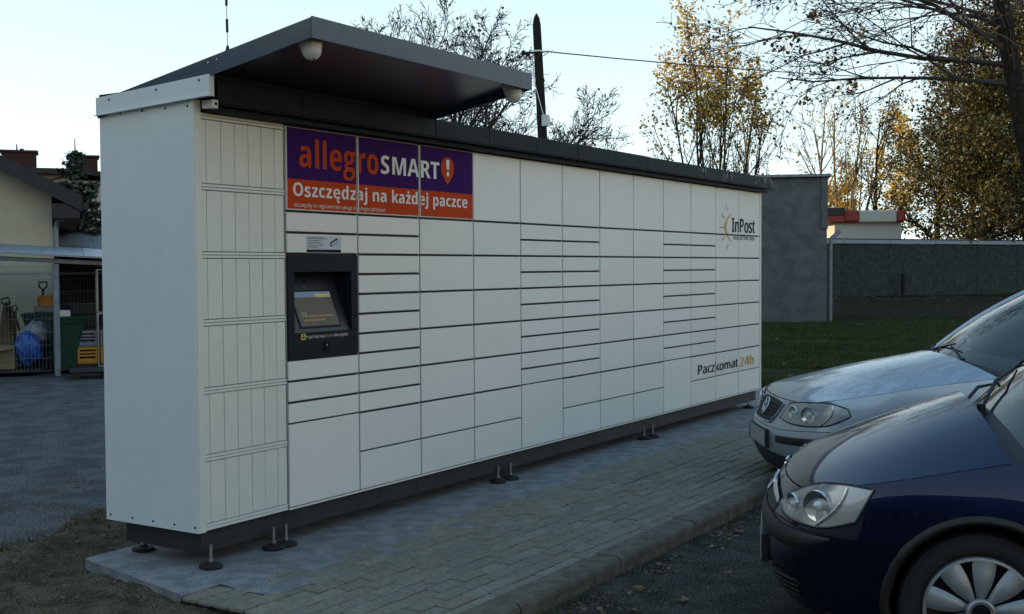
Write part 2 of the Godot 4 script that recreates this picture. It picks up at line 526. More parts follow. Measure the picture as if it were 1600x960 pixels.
func build_pavement() -> void:
	# slab under the lockers
	var g := Geo.new()
	var poly := PackedVector2Array()
	for p in [[-0.785, 0.72], [-1.0, -0.24], [-1.015, -0.26], [9.3, -0.26], [9.3, 0.76], [-0.765, 0.735]]:
		poly.append(Vector2(p[0], p[1]))
	g.prism(poly, Transform3D(Basis(Vector3.RIGHT, Vector3(0, 0, -1), Vector3.UP), Vector3(0, -0.14, 0)), 0.14)
	struct("concrete_slab", g, M.concrete)
	# paved strip: bed, stones, kerb
	var pv := Node3D.new()
	pv.name = "pavement"; pv.set_meta("kind", "structure")
	add_child(pv, true)
	put("bed", boxed(Vector3(-1.02, -0.14, 0.262), Vector3(9.6, -0.022, 1.54)), M.joint, pv)
	var stones := []
	var shapes := []
	for k in 3:
		shapes.append(boxed(Vector3(-0.0952, -0.05, -0.0452), Vector3(0.0952, 0.0, 0.0452), 0.005).mesh())
	var half := boxed(Vector3(-0.0460, -0.05, -0.0460), Vector3(0.0460, 0.0, 0.0460), 0.006).mesh()
	for r in 13:
		var z := 0.312 + r * 0.1
		var off := 0.1 if r % 2 else 0.0
		var x := -1.02 - off
		while x < 9.5:
			var cx := x + 0.1
			var m: Mesh = shapes[0]
			if cx - 0.1 < -1.03: cx = -0.97; m = half
			stones.append([Vector3(cx, 0, z), m])
			x += 0.2
	var eye := Vector3(-4.8, 0, 4.5)
	stones.sort_custom(func(a, b): return a[0].distance_to(eye) < b[0].distance_to(eye))
	var rest := Geo.new()
	for i in stones.size():
		var p: Vector3 = stones[i][0]
		p.y = -0.004 + rng.randf_range(-0.0035, 0.0035) + 0.006 * hills.get_noise_2d(p.x * 1.5, p.z * 1.5)
		var t := Transform3D(Basis.from_euler(Vector3(rng.randf_range(-0.012, 0.012), rng.randf_range(-0.012, 0.012), rng.randf_range(-0.008, 0.008))), p)
		if i < 300:
			var o := put("paver", stones[i][1], M.pavers[rng.randi() % 6], pv)
			o.transform = t
		else:
			rest.box(Vector3(-0.0952, -0.05, -0.0452), Vector3(0.0952, 0.0, 0.0452), 0.005, t)
	put("far_pavers", rest, M.pavers[0], pv, "", true)
	# sand swept over the joint between slab and stones
	put("joint_sand", relief_sheet(-0.78, 9.3, 0.17, 0.62, 0.03, func(x, z): return 0.002 - 0.010 * smoothstep(0.0, 0.15, absf(z - 0.27 - 0.06 * hills.get_noise_1d(x * 3.0))) + 0.0045 * hills.get_noise_2d(x * 6.0, z * 6.0)), M.concrete, pv, "", true)
	var kx := -1.30
	while kx < 9.4:
		var t := Transform3D(Basis.from_euler(Vector3(0, rng.randf_range(-0.004, 0.004), 0)), Vector3(kx + 0.5, rng.randf_range(-0.004, 0.004), 1.615 + rng.randf_range(-0.004, 0.004)))
		var kg := Geo.new()
		var pr := PackedVector2Array([Vector2(-0.074, -0.2), Vector2(0.075, -0.2), Vector2(0.075, -0.035), Vector2(0.070, -0.018), Vector2(0.058, -0.006), Vector2(0.040, 0.0), Vector2(-0.074, 0.0)])
		kg.prism(pr, t * Transform3D(Basis(Vector3(0, 0, 1), Vector3.UP, Vector3(-1, 0, 0)), Vector3(0.494, 0, 0)), 0.988)
		put("kerb_stone", kg, M.kerb, pv)
		kx += 1.0

# ---------------------------------------------------------------- the lockers
var door_shapes := {}
func door_shape(w: float, h: float) -> Mesh:
	var key := "%.4f %.4f" % [w, h]
	if not door_shapes.has(key):
		door_shapes[key] = boxed(Vector3(0, 0, -0.014), Vector3(w, h, 0.004), 0.0028).mesh()
	return door_shapes[key]

func build_locker() -> void:
	var L := thing("parcel_locker", "long white parcel locker bank with dark sloping canopy and purple orange banner", "parcel locker")
	# carcass: dark core that shows in the gaps
	var core := Geo.new()
	core.box(Vector3(-0.650, HB, -0.690), Vector3(7.398, 2.40, -0.200))
	core.box(Vector3(-0.650, HB, -0.1995), Vector3(0.050, 2.40, -0.022))
	core.box(Vector3(0.560, HB, -0.1995), Vector3(7.398, 2.40, -0.022))
	core.box(Vector3(0.0505, HB, -0.1995), Vector3(0.5595, 1.160, -0.022))
	core.box(Vector3(0.0505, 1.516, -0.1995), Vector3(0.5595, 2.40, -0.022))
	put("carcass", core, M.gap, L)
	put("roof_sheet", boxed(Vector3(-0.66, 2.402, -0.70), Vector3(7.41, 2.455, -0.002)), M.anthracite, L)
	for k in range(0, 13):      # posts between the columns
		put("mullion", boxed(Vector3(k * W - 0.0055, HB + 0.002, -0.021), Vector3(k * W + 0.0055, 2.318, -0.004)), M.post, L)
	# left side sheet with its folded front edge
	var g := Geo.new()
	var pl := PackedVector2Array([Vector2(-0.663, -0.695), Vector2(-0.663, -0.004), Vector2(-0.6615, 0.0025), Vector2(-0.657, 0.005), Vector2(-0.612, 0.005), Vector2(-0.612, -0.012), Vector2(-0.649, -0.012), Vector2(-0.651, -0.695)])
	g.prism(pl, Transform3D(Basis(Vector3.RIGHT, Vector3.BACK, Vector3.DOWN), Vector3(0, 2.375, 0)), 2.375 - 0.193)
	put("side_panel", g, M.white_side, L)
	put("corner_trim", boxed(Vector3(-0.656, 0.193, 0.0055), Vector3(-0.613, 2.372, 0.0085), 0.001), M.trim, L)
	for s in [[0.222, [-0.66, -0.49, -0.33, -0.17, -0.02]], [2.345, [-0.53, -0.36, -0.19, -0.03]]]:
		for z in s[1]:
			var b := Geo.new()
			b.lathe(Transform3D(Basis(Vector3(0, 1, 0), Vector3(-1, 0, 0), Vector3(0, 0, 1)), Vector3(-0.663, s[0], z)), [Vector2(0.006, 0), Vector2(0.006, 0.003), Vector2(0.003, 0.0045), Vector2(0.0, 0.0045)], 10)
			put("bolt", b, M.screw, L)
	# right end
	put("end_panel", boxed(Vector3(7.3575, 0.193, -0.695), Vector3(7.41, 2.318, 0.004), 0.003), M.trim, L)
	# slatted column: rails and slats
	var rails := [[2.285, 2.318], [1.928, 1.962], [1.583, 1.617], [1.239, 1.273], [0.893, 0.927], [0.549, 0.585], [0.196, 0.232]]
	for r in rails:
		var mid: float = (r[0] + r[1]) * 0.5
		put("rail", boxed(Vector3(-0.609, r[0] + 0.002, -0.02), Vector3(-0.010, mid - 0.0012, 0.003), 0.0015), M.trim, L)
		put("rail", boxed(Vector3(-0.609, mid + 0.0012, -0.02), Vector3(-0.010, r[1] - 0.002, 0.003), 0.0015), M.trim, L)
	var cuts := [-0.609, -0.573, -0.471, -0.374, -0.276, -0.179, -0.081, -0.010]
	for k in 6:
		for c in 7:
			var o := put("slat", boxed(Vector3(cuts[c] + 0.0016, rails[k + 1][1] + 0.0015, -0.02), Vector3(cuts[c + 1] - 0.0016, rails[k][0] - 0.0015, -0.0005 + rng.randf_range(-0.0006, 0.0006)), 0.0015), M.trim, L)
	# doors, given by the rows where each column is cut
	var one := [14, 13, 12, 11, 10, 9, 8, 7, 6, 5, 4]
	var two := [18, 14, 12, 10, 8, 6, 4, 2, 0]
	var cols := [
		[18, 14, 13, 12, -1, 7, 6, 5, 4, 0], [18] + one + [2, 0], two, two,
		[18] + one + [0], [18] + one + [2, 0], two, two,
		[18] + one + [0], [18] + one + [2, 0], two, two]
	var signs := []
	var doors := {}
	for c in 12:
		var prev := -1
		for row in cols[c]:
			if row == -1: prev = -1; continue
			if prev > 0:
				var w: float = W - 0.0135
				var h: float = (prev - row) * U - 0.0135
				var o := put("sign_panel" if c < 3 and prev == 18 else "door", door_shape(w, h), M.whites[rng.randi() % 4], L)
				o.position = Vector3(c * W + 0.00675, HB + row * U + 0.00675 + (0.004 if row == 0 else 0.0), rng.randf_range(-0.0008, 0.0008))
				if c < 3 and prev == 18: signs.append(o)
				doors["%d %d" % [c, row]] = o
			prev = row
	put("bottom_strip", boxed(Vector3(0.004, 0.193, -0.02), Vector3(7.355, 0.2035, 0.003), 0.002), M.white, L)
	build_signs(signs, doors)
	build_terminal(L, doors["0 12"])
	# plinth and feet
	for k in 13:
		var x0 := -0.612 + k * W
		put("plinth_panel", boxed(Vector3(x0 + 0.0015, 0.078, -0.045), Vector3(x0 + W - 0.0015, 0.192, -0.038), 0.001), M.kick, L)
	put("plinth_end", boxed(Vector3(-0.612, 0.078, -0.60), Vector3(-0.605, 0.192, -0.0465), 0.001), M.kick, L)
	put("plinth_end", boxed(Vector3(7.345, 0.078, -0.60), Vector3(7.352, 0.192, -0.0465), 0.001), M.kick, L)
	for p in [[-0.50, -0.60], [-0.575, -0.005], [-0.11, -0.012], [-0.02, -0.005], [2.18, -0.03], [2.33, -0.02], [4.58, -0.04], [4.72, -0.02], [7.22, -0.07], [7.22, -0.6], [2.2, -0.6], [4.6, -0.6]]:
		var f := Node3D.new()
		f.name = "foot"; f.position = Vector3(p[0], 0.0, p[1])
		L.add_child(f, true)
		var d := Geo.new()
		d.lathe(Transform3D(Basis.from_euler(Vector3(rng.randf_range(-0.06, 0.06), 0, rng.randf_range(-0.06, 0.06))), Vector3(0, 0.004, 0)), [Vector2(0, 0), Vector2(0.060, 0), Vector2(0.062, 0.008), Vector2(0.056, 0.016), Vector2(0.026, 0.022), Vector2(0.018, 0.030), Vector2(0, 0.031)], 24)
		put("foot_pad", d, M.rubber, f)
		var st := Geo.new()
		st.lathe(Transform3D(Basis(), Vector3.ZERO), [Vector2(0.0085, 0.025), Vector2(0.0085, 0.12)], 12)
		st.lathe(Transform3D(Basis(), Vector3.ZERO), [Vector2(0.015, 0.032), Vector2(0.015, 0.043), Vector2(0.008, 0.043)], 6)
		put("threaded_rod", st, M.steel, f)
	# cornice in lengths
	for k in 13:
		var x1 := 7.478 - k * 0.62
		var x0 := maxf(x1 - 0.62, -0.600)
		var cg := Geo.new()
		cg.box(Vector3(x0 + 0.0015, 2.357 + rng.randf_range(0, 0.002), 0.001), Vector3(x1 - 0.0015, 2.470 + rng.randf_range(-0.002, 0.002), 0.100 + rng.randf_range(-0.0015, 0.0015)), 0.003)
		cg.box(Vector3(x0 + 0.0015, 2.350, 0.082), Vector3(x1 - 0.0015, 2.3565, 0.104), 0.001)
		put("cornice_panel", cg, M.anthracite, L)
	put("cornice_underside", boxed(Vector3(-0.60, 2.3195, -0.001), Vector3(7.478, 2.349, 0.058), 0.001), M.anthracite, L)
	# bird droppings run down the far lengths of cornice
	var r3 := RandomNumberGenerator.new(); r3.seed = 12
	for cx in [5.52, 5.60, 6.12, 6.17, 6.26, 6.33, 7.02, 7.25, 7.40]:
		var sg := Geo.new()
		for q in 4:
			var sx: float = cx + r3.randf_range(-0.05, 0.05)
			var y1 := r3.randf_range(2.44, 2.466)
			var y0 := y1 - r3.randf_range(0.01, 0.085)
			var sw := r3.randf_range(0.004, 0.012)
			sg.prism(PackedVector2Array([Vector2(sx - sw, y1), Vector2(sx + sw * 0.8, y1 - 0.004), Vector2(sx + sw * 0.3, y0), Vector2(sx - sw * 0.2, y0 - 0.004)]), Transform3D(Basis(), Vector3(0, 0, 0.1018)), 0.0008)
		put("dropping_streak", sg, M.dropping, L, "", true)
	build_canopy(L)

func build_canopy(L: Node3D) -> void:
	# sloping tray: along z it rises 0.178 per metre
	var yt := func(z: float) -> float: return 2.547 + 0.178 * z
	var x0 := -0.668; var x1 := 1.287
	var g := Geo.new()
	var side := PackedVector2Array([Vector2(-0.70, yt.call(-0.70)), Vector2(0.80, yt.call(0.80)), Vector2(0.80, yt.call(0.80) - 0.006), Vector2(-0.70, yt.call(-0.70) - 0.006)])
	var zy := func(x: float) -> Transform3D: return Transform3D(Basis(Vector3.BACK, Vector3.UP, Vector3.LEFT), Vector3(x, 0, 0))
	g.prism(side, zy.call(x1), x1 - x0)
	put("canopy_sheet", g, M.canopy, L)
	for x in [x0 + 0.0, x1 + 0.004]:
		var e := Geo.new()
		e.prism(PackedVector2Array([Vector2(-0.70, yt.call(-0.70) - 0.007), Vector2(0.797, yt.call(0.797) - 0.007), Vector2(0.797, yt.call(0.797) - 0.094), Vector2(-0.70, yt.call(-0.70) - 0.094)]), zy.call(x + 0.0), 0.004)
		put("canopy_side", e, M.canopy, L)
	put("canopy_front", boxed(Vector3(x0 - 0.004, yt.call(0.8) - 0.097, 0.7985), Vector3(x1 + 0.006, yt.call(0.8) + 0.004, 0.804), 0.001), M.canopy, L)
	var s := Geo.new()
	s.prism(PackedVector2Array([Vector2(0.02, yt.call(0.02) - 0.050), Vector2(0.797, yt.call(0.797) - 0.050), Vector2(0.797, yt.call(0.797) - 0.046), Vector2(0.02, yt.call(0.02) - 0.046)]), zy.call(x1 - 0.002), x1 - x0 - 0.007)
	put("soffit", s, M.soffit, L)
	# dark infill between cornice and canopy
	put("infill", boxed(Vector3(x0 + 0.03, 2.4705, 0.0), Vector3(x1 - 0.01, 2.515, 0.06)), M.anthracite, L)
	# white flashing along the left edge
	var f := Geo.new()
	f.prism(PackedVector2Array([Vector2(-0.705, 2.437), Vector2(0.137, 2.487), Vector2(0.137, 2.382), Vector2(-0.705, 2.343)]), zy.call(-0.6745), 0.003)
	f.prism(PackedVector2Array([Vector2(-0.705, 2.343), Vector2(0.137, 2.382), Vector2(0.137, 2.379), Vector2(-0.705, 2.340)]), zy.call(-0.663), 0.030)
	f.box(Vector3(-0.6775, 2.380, 0.1375), Vector3(-0.645, 2.487, 0.140))
	put("flashing", f, M.white_side, L)
	for q in [[-0.60, 2.420], [-0.24, 2.441], [0.07, 2.462]]:
		var b := Geo.new()
		b.lathe(Transform3D(Basis(Vector3(0, 1, 0), Vector3(-1, 0, 0), Vector3(0, 0, 1)), Vector3(-0.6775, q[1], q[0])), [Vector2(0.006, 0), Vector2(0.006, 0.003), Vector2(0.0, 0.0045)], 10)
		put("bolt", b, M.screw, L)
	var br := Geo.new()
	br.box(Vector3(-0.625, 2.330, 0.030), Vector3(-0.585, 2.372, 0.105), 0.002)
	put("bracket", br, M.white, L)
	var bs := Geo.new()
	bs.lathe(Transform3D(Basis(Vector3.RIGHT, Vector3.BACK, Vector3.DOWN), Vector3(-0.603, 2.352, 0.105)), [Vector2(0.008, 0), Vector2(0.008, 0.004), Vector2(0, 0.005)], 10)
	put("bolt", bs, M.screw, L)
	for q in [0.13, 0.19]:
		var b := Geo.new()
		b.lathe(Transform3D(Basis(Vector3(0, 1, 0), Vector3(-1, 0, 0), Vector3(0, 0, 1)), Vector3(-0.6725, yt.call(q) - 0.028, q)), [Vector2(0.005, 0), Vector2(0.005, 0.002), Vector2(0.0, 0.003)], 8)
		put("rivet", b, M.steel, L)
	# aerial
	var az := 0.19
	var an := Node3D.new(); an.name = "aerial"; an.position = Vector3(-0.60, yt.call(az), az)
	L.add_child(an, true)
	var a := Geo.new()
	a.lathe(Transform3D(), [Vector2(0.024, 0), Vector2(0.022, 0.008), Vector2(0.010, 0.030), Vector2(0.006, 0.050), Vector2(0, 0.05)], 14)
	put("magnet_base", a, M.black, an)
	a = Geo.new()
	a.tube([Vector3(0, 0.05, 0), Vector3(-0.003, 0.26, 0)], [0.0018], 6)
	a.tube([Vector3(-0.003, 0.26, 0), Vector3(-0.006, 0.50, 0)], [0.0018], 6)
	put("whip", a, M.dull_steel, an)
	a = Geo.new()
	a.tube([Vector3(-0.001, 0.115, 0), Vector3(-0.002, 0.18, 0)], [0.0065], 8)
	a.tube([Vector3(-0.004, 0.245, 0), Vector3(-0.005, 0.33, 0)], [0.0065], 8)
	put("coil", a, M.black, an)
	# dome cameras under the front corners
	for q in [[-0.571, 0.70], [1.215, 0.71]]:
		var c := Node3D.new(); c.name = "dome_camera"
		c.position = Vector3(q[0], yt.call(q[1]) - 0.049, q[1])
		c.rotation = Vector3(-0.17, 0, 0)
		L.add_child(c, true)
		var b := Geo.new()
		b.lathe(Transform3D(Basis(), Vector3.ZERO), [Vector2(0.058, 0.0), Vector2(0.059, -0.022), Vector2(0.056, -0.027)], 28)
		put("base_ring", b, M.dome, c)
		b = Geo.new()
		b.lathe(Transform3D(), [Vector2(0.0535, -0.024), Vector2(0.0555, -0.029), Vector2(0.0545, -0.045), Vector2(0.050, -0.062), Vector2(0.048, -0.064)], 28)
		put("housing", b, M.dome, c)
		b = Geo.new()
		var pr := []
		for k in 8:
			var t := k / 7.0 * PI / 2
			pr.append(Vector2(0.0475 * cos(t), -0.064 - 0.048 * sin(t)))
		b.lathe(Transform3D(), pr, 28)
		put("ball", b, M.dome, c)
		b = Geo.new()
		b.lathe(Transform3D(Basis.from_euler(Vector3(0.4, 0.5, 0)), Vector3(-0.005, -0.108, 0.012)), [Vector2(0.006, 0.0), Vector2(0.006, -0.004), Vector2(0, -0.0045)], 12)
		put("lens", b, M.ink, c)

func rect_geo(x0: float, x1: float, y0: float, y1: float, z: float) -> Geo:
	var g := Geo.new()
	g.face([Vector3(x0, y0, z), Vector3(x1, y0, z), Vector3(x1, y1, z), Vector3(x0, y1, z)], Vector3.BACK)
	return g

func flat_poly(pts: Array, z: float, spans: Array, parents: Array, called: String, mat: Material, origin := Vector3.ZERO) -> void:
	var poly := PackedVector2Array(pts)
	var ix := Geometry2D.triangulate_polygon(poly)
	for si in spans.size():
		var g := Geo.new()
		for k in range(0, ix.size(), 3):
			var t := PackedVector2Array([poly[ix[k]], poly[ix[k + 1]], poly[ix[k + 2]]])
			t = clip_x(clip_x(t, spans[si][0], 1.0), spans[si][1], -1.0)
			if t.size() >= 3:
				var q := []
				for p in t: q.append(Vector3(p.x, p.y, z))
				g.face(q, Vector3.BACK)
		if g.v.size():
			var o := put(called, g, mat, parents[si])
			o.position -= parents[si].position

func build_signs(signs: Array, doors: Dictionary) -> void:
	var spans := []
	var holders := []
	for c in 3:
		var x0 := c * W + 0.0125; var x1 := (c + 1) * W - 0.0125
		spans.append([x0, x1])
		var p: Node3D = signs[c]
		var o1 := put("purple_print", rect_geo(x0, x1, 2.024, 2.306, 0.0060), M.purple, p)
		var o2 := put("orange_print", rect_geo(x0, x1, 1.859, 2.024, 0.0060), M.orange, p)
		for o in [o1, o2]: o.position = -p.position
		holders.append(p)
	lettering_on("allegro", 0.106, 0.806, 2.094, 0.152, 0.0085, M.orange, spans, holders, true)
	lettering_on("SMART", 0.832, 1.440, 2.104, 0.108, 0.0085, M.letter_white, spans, holders, true)
	var pin := []
	for k in 25:
		var a := deg_to_rad(-40 + 260.0 * k / 24.0)
		pin.append(Vector2(1.531 + 0.076 * cos(a), 2.180 + 0.074 * sin(a)))
	pin.append(Vector2(1.531, 2.072))
	flat_poly(pin, 0.0085, spans, holders, "pin_print", M.orange)
	flat_poly([Vector2(1.512, 2.235), Vector2(1.551, 2.235), Vector2(1.545, 2.172), Vector2(1.519, 2.172)], 0.0110, spans, holders, "mark_print", M.letter_white)
	var dot := []
	for k in 16: dot.append(Vector2(1.532 + 0.016 * cos(TAU * k / 16), 2.143 + 0.016 * sin(TAU * k / 16)))
	flat_poly(dot, 0.0110, spans, holders, "mark_print", M.letter_white)
	lettering_on("Oszczędzaj na każdej paczce", 0.055, 1.760, 1.930, 0.074, 0.0085, M.letter_white, spans, holders, true)
	lettering_on("Szczegóły w regulaminie usługi na allegro.pl/smart", 0.060, 0.874, 1.872, 0.021, 0.0085, M.letter_white, spans, holders, false)
	# logo on the last two columns
	var sp := [[10 * W + 0.009, 11 * W - 0.009], [11 * W + 0.009, 12 * W - 0.009]]
	var up := [doors["10 14"], doors["11 14"]]
	var dn := [doors["10 12"], doors["11 12"]]
	var ysplit := HB + 14 * U
	lettering_on("InPost", 6.546, 7.192, 1.878, 0.140, 0.0085, M.ink, sp, up, false)
	lettering_on("InPost", 6.553, 7.199, 1.879, 0.141, 0.0090, M.ink, sp, up, false)
	lettering_on("out of the box", 6.590, 7.196, 1.800, 0.046, 0.0085, M.ink, sp, dn, false)
	var arc_up := []; var arc_dn := []
	for half in 2:
		var outer := []; var inner := []
		for k in 13:
			var t := k / 12.0
			var yv: float = lerpf(ysplit + 0.008, 2.080, t) if half == 0 else lerpf(ysplit - 0.008, 1.762, t)
			var s := (yv - 1.920) / 0.160
			outer.append(Vector2(6.356 + 0.215 * s * s, yv))
			inner.append(Vector2(6.400 + 0.172 * s * s, yv))
		inner.reverse()
		flat_poly(outer + inner, 0.0085, sp, up if half == 0 else dn, "sun_print", M.yellow)
	for r in [[6.387, 2.156, 6.428, 2.092, 0], [6.257, 2.053, 6.353, 2.012, 0], [6.214, 1.917, 6.353, 1.917, 0], [6.261, 1.779, 6.361, 1.823, 1], [6.387, 1.682, 6.443, 1.749, 1]]:
		var a := Vector2(r[0], r[1]); var b := Vector2(r[2], r[3])
		var d := (b - a).normalized().orthogonal() * 0.009
		flat_poly([a + d * 0.35, b + d, b - d, a - d * 0.35], 0.0085, sp, up if r[4] == 0 else dn, "ray_print", M.yellow)
	var sp3 := [[9 * W + 0.009, 10 * W - 0.009]] + sp
	var low := [doors["9 2"], doors["10 2"], doors["11 2"]]
	for q in 2:
		lettering_on("Paczkomat", 5.675 + 0.007 * q, 6.706 + 0.007 * q, 0.489 + 0.0015 * q, 0.088, 0.0085 + 0.0005 * q, M.ink, sp3, low, false)
		lettering_on("24h", 6.762 + 0.007 * q, 7.168 + 0.007 * q, 0.486 + 0.0015 * q, 0.094, 0.0085 + 0.0005 * q, M.yellow, sp3, low, false)

func lettering_on(txt: String, xa: float, xb: float, base_y: float, cap: float, z: float, mat: Material, spans: Array, parents: Array, bold: bool) -> void:
	var before := []
	for p in parents: before.append(p.get_child_count())
	lettering(txt, xa, xb, base_y, cap, z, mat, spans, parents, bold)
	for k in parents.size():
		for c in range(before[k], parents[k].get_child_count()):
			parents[k].get_child(c).position = -parents[k].position

func build_terminal(L: Node3D, notice_door: Node3D) -> void:
	# notice with a camera pictogram on the door above
	var o := put("notice", boxed(Vector3(0.162, 1.616, 0.0046), Vector3(0.458, 1.712, 0.0056)), M.paper, notice_door)
	o.position = -notice_door.position
	o = put("notice_bar", rect_geo(0.164, 0.456, 1.619, 1.636, 0.0062), M.ink, notice_door)
	o.position = -notice_door.position
	var g := Geo.new()
	var r2 := RandomNumberGenerator.new(); r2.seed = 4
	for k in 7:
		var y: float = 1.704 - k * 0.0085 - (0.003 if k > 1 else 0.0) - (0.003 if k > 4 else 0.0)
		var x := 0.172
		var x_end: float = 0.172 + [0.135, 0.150, 0.115, 0.095, 0.130, 0.120, 0.085][k]
		while x < x_end:
			var w := r2.randf_range(0.006, 0.022)
			g.face([Vector3(x, y, 0.0062), Vector3(x + w, y, 0.0062), Vector3(x + w, y + 0.0035, 0.0062), Vector3(x, y + 0.0035, 0.0062)], Vector3.BACK)
			x += w + 0.003
	g.face([Vector3(0.172, 1.626, 0.0066), Vector3(0.335, 1.626, 0.0066), Vector3(0.335, 1.629, 0.0066), Vector3(0.172, 1.629, 0.0066)], Vector3.BACK)
	o = put("small_print", g, M.navy2, notice_door)
	o.position = -notice_door.position
	g = Geo.new()
	var ca := Transform3D(Basis.from_euler(Vector3(0, 0, 0.42)), Vector3(0.396, 1.678, 0.0062))
	g.prism(PackedVector2Array([Vector2(-0.034, 0.004), Vector2(0.034, 0.004), Vector2(0.034, 0.013), Vector2(-0.034, 0.013)]), ca, 0.0004)
	for b in [[-0.030, 0.030, -0.013, -0.010], [0.027, 0.030, -0.010, 0.004], [-0.030, -0.027, -0.010, 0.004], [-0.040, -0.031, -0.009, 0.001]]:
		g.prism(PackedVector2Array([Vector2(b[0], b[2]), Vector2(b[1], b[2]), Vector2(b[1], b[3]), Vector2(b[0], b[3])]), ca, 0.0004)
	g.prism(PackedVector2Array([Vector2(0.402, 1.664), Vector2(0.407, 1.664), Vector2(0.416, 1.656), Vector2(0.441, 1.656), Vector2(0.441, 1.642), Vector2(0.445, 1.642), Vector2(0.445, 1.668), Vector2(0.441, 1.668), Vector2(0.441, 1.660), Vector2(0.414, 1.660)]), Transform3D(Basis(), Vector3(0, 0, 0.0062)), 0.0004)
	o = put("camera_pictogram", g, M.ink, notice_door)
	o.position = -notice_door.position
	# terminal
	var T := Node3D.new(); T.name = "terminal"
	L.add_child(T, true)
	var y0 := HB + 7 * U + 0.006; var y1 := HB + 12 * U - 0.006
	var xa := 0.007; var xb := W - 0.007
	var oa := 0.060; var ob := 0.546; var oy0 := 1.166; var oy1 := 1.508
	var f := Geo.new()
	f.box(Vector3(xa, oy1, -0.02), Vector3(xb, y1, 0.006), 0.002)
	f.box(Vector3(xa, y0, -0.02), Vector3(xb, oy0, 0.006), 0.002)
	f.box(Vector3(xa, oy0 + 0.0003, -0.02), Vector3(oa, oy1 - 0.0003, 0.006), 0.002)
	f.box(Vector3(ob, oy0 + 0.0003, -0.02), Vector3(xb, oy1 - 0.0003, 0.006), 0.002)
	put("bezel", f, M.navy, T)
	var back := -0.150
	var h := Geo.new()
	h.box(Vector3(oa - 0.004, oy0 + 0.002, back - 0.02), Vector3(oa, oy1, -0.0205))
	h.box(Vector3(ob, oy0 + 0.002, back - 0.02), Vector3(ob + 0.004, oy1, -0.0205))
	h.box(Vector3(oa, oy1, back - 0.02), Vector3(ob, oy1 + 0.004, -0.0205))
	put("recess", h, M.navy, T)
	var a := Vector3(0, oy0 + 0.001, -0.004); var b := Vector3(0, oy1, back)
	var dirv := (b - a).normalized()
	var nrm := Vector3.RIGHT.cross(dirv).normalized()
	var ct := Transform3D(Basis(Vector3.RIGHT, dirv, nrm), a)
	var ln := (b - a).length()
	put("console", boxed(Vector3(oa + 0.001, 0, -0.01), Vector3(ob - 0.001, ln, 0), 0.002, ct), M.navy2, T)
	# side cheeks of the console, right one is seen
	var s0 := ln * 0.10; var s1 := ln * 0.665
	var fr := Geo.new()
	fr.box(Vector3(0.125, s0 - 0.012, 0.0003), Vector3(0.478, s1 + 0.012, 0.0035), 0.0015, ct)
	put("screen_frame", fr, M.navy, T)
	var scr := Geo.new()
	scr.box(Vector3(0.138, s0, 0.0037), Vector3(0.465, s1, 0.0048), 0.0, ct)
	var sm := plain(lin(0.006, 0.006, 0.006), 0.15)
	sm.emission_enabled = true; sm.metallic_specular = 0.2; sm.emission = lin(0.042, 0.041, 0.034); sm.emission_energy_multiplier = 1.0
	put("screen", scr, sm, T)
	var lit := func(called: String, rx0: float, rx1: float, ry0: float, ry1: float, col: Color) -> void:
		var q := Geo.new()
		var z := 0.0054
		var pp := []
		for c in [[rx0, ry0], [rx1, ry0], [rx1, ry1], [rx0, ry1]]:
			pp.append(ct * Vector3(lerpf(0.138, 0.465, c[0]), lerpf(s0, s1, c[1]), z))
		q.face(pp, nrm)
		var m := plain(lin(0.006, 0.006, 0.006), 0.2)
		m.metallic_specular = 0.2
		m.emission_enabled = true; m.emission = col
		put(called, q, m, T)
	lit.call("screen_bar", 0.0, 1.0, 0.84, 1.0, lin(0.07, 0.11, 0.15))
	lit.call("screen_button", 0.58, 0.97, 0.83, 0.93, lin(0.20, 0.20, 0.05))
	var em := plain(lin(0.02, 0.02, 0.02), 0.2)
	em.emission_enabled = true; em.emission = lin(0.22, 0.15, 0.05)
	var wm := plain(lin(0.02, 0.02, 0.02), 0.2)
	wm.emission_enabled = true; wm.emission = lin(0.22, 0.22, 0.20)
	for ln2 in [["Dotknij ekranu aby odebrać", 0.10, 0.92, 0.27, 0.05, em], ["lub nadać paczkę", 0.10, 0.66, 0.15, 0.05, em], ["Witaj", 0.08, 0.22, 0.36, 0.035, wm]]:
		var t := text_tris(ln2[0], false)
		var q := Geo.new()
		for k in range(0, t.t.size(), 3):
			var pp := []
			for c in 3:
				var p: Vector2 = t.t[k + c]
				var fx: float = ln2[1] + (ln2[2] - ln2[1]) * p.x / t.w
				var fy: float = ln2[3] + ln2[4] * p.y / t.cap
				pp.append(ct * Vector3(lerpf(0.138, 0.465, fx), lerpf(s0, s1, fy), 0.0058))
			q.face(pp, nrm)
		put("screen_text", q, ln2[5], T)
	var cl := Geo.new()
	cl.lathe(ct * Transform3D(Basis(Vector3.RIGHT, Vector3.BACK, Vector3.DOWN), Vector3(0.285, ln * 0.85, 0.0)), [Vector2(0.010, 0), Vector2(0.010, 0.003), Vector2(0.006, 0.0035), Vector2(0, 0.002)], 16)
	put("camera_hole", cl, M.ink, T)
	# line of print and reader below
	var all := [[0.0, W]]
	put("icon", rect_geo(0.108, 0.146, 1.130, 1.164, 0.0066), plain(lin(0.55, 0.46, 0.03), 0.45), T)
	put("icon_mark", rect_geo(0.117, 0.137, 1.137, 1.147, 0.0072), M.ink, T)
	put("icon_mark", rect_geo(0.121, 0.133, 1.151, 1.158, 0.0072), M.ink, T)
	var yl := plain(lin(0.45, 0.38, 0.03), 0.45)
	lettering("Przyjdź tutaj swoją", 0.152, 0.300, 1.137, 0.016, 0.0066, M.letter_white, all, [T], false)
	lettering("paczkę", 0.306, 0.366, 1.137, 0.016, 0.0066, yl, all, [T], false)
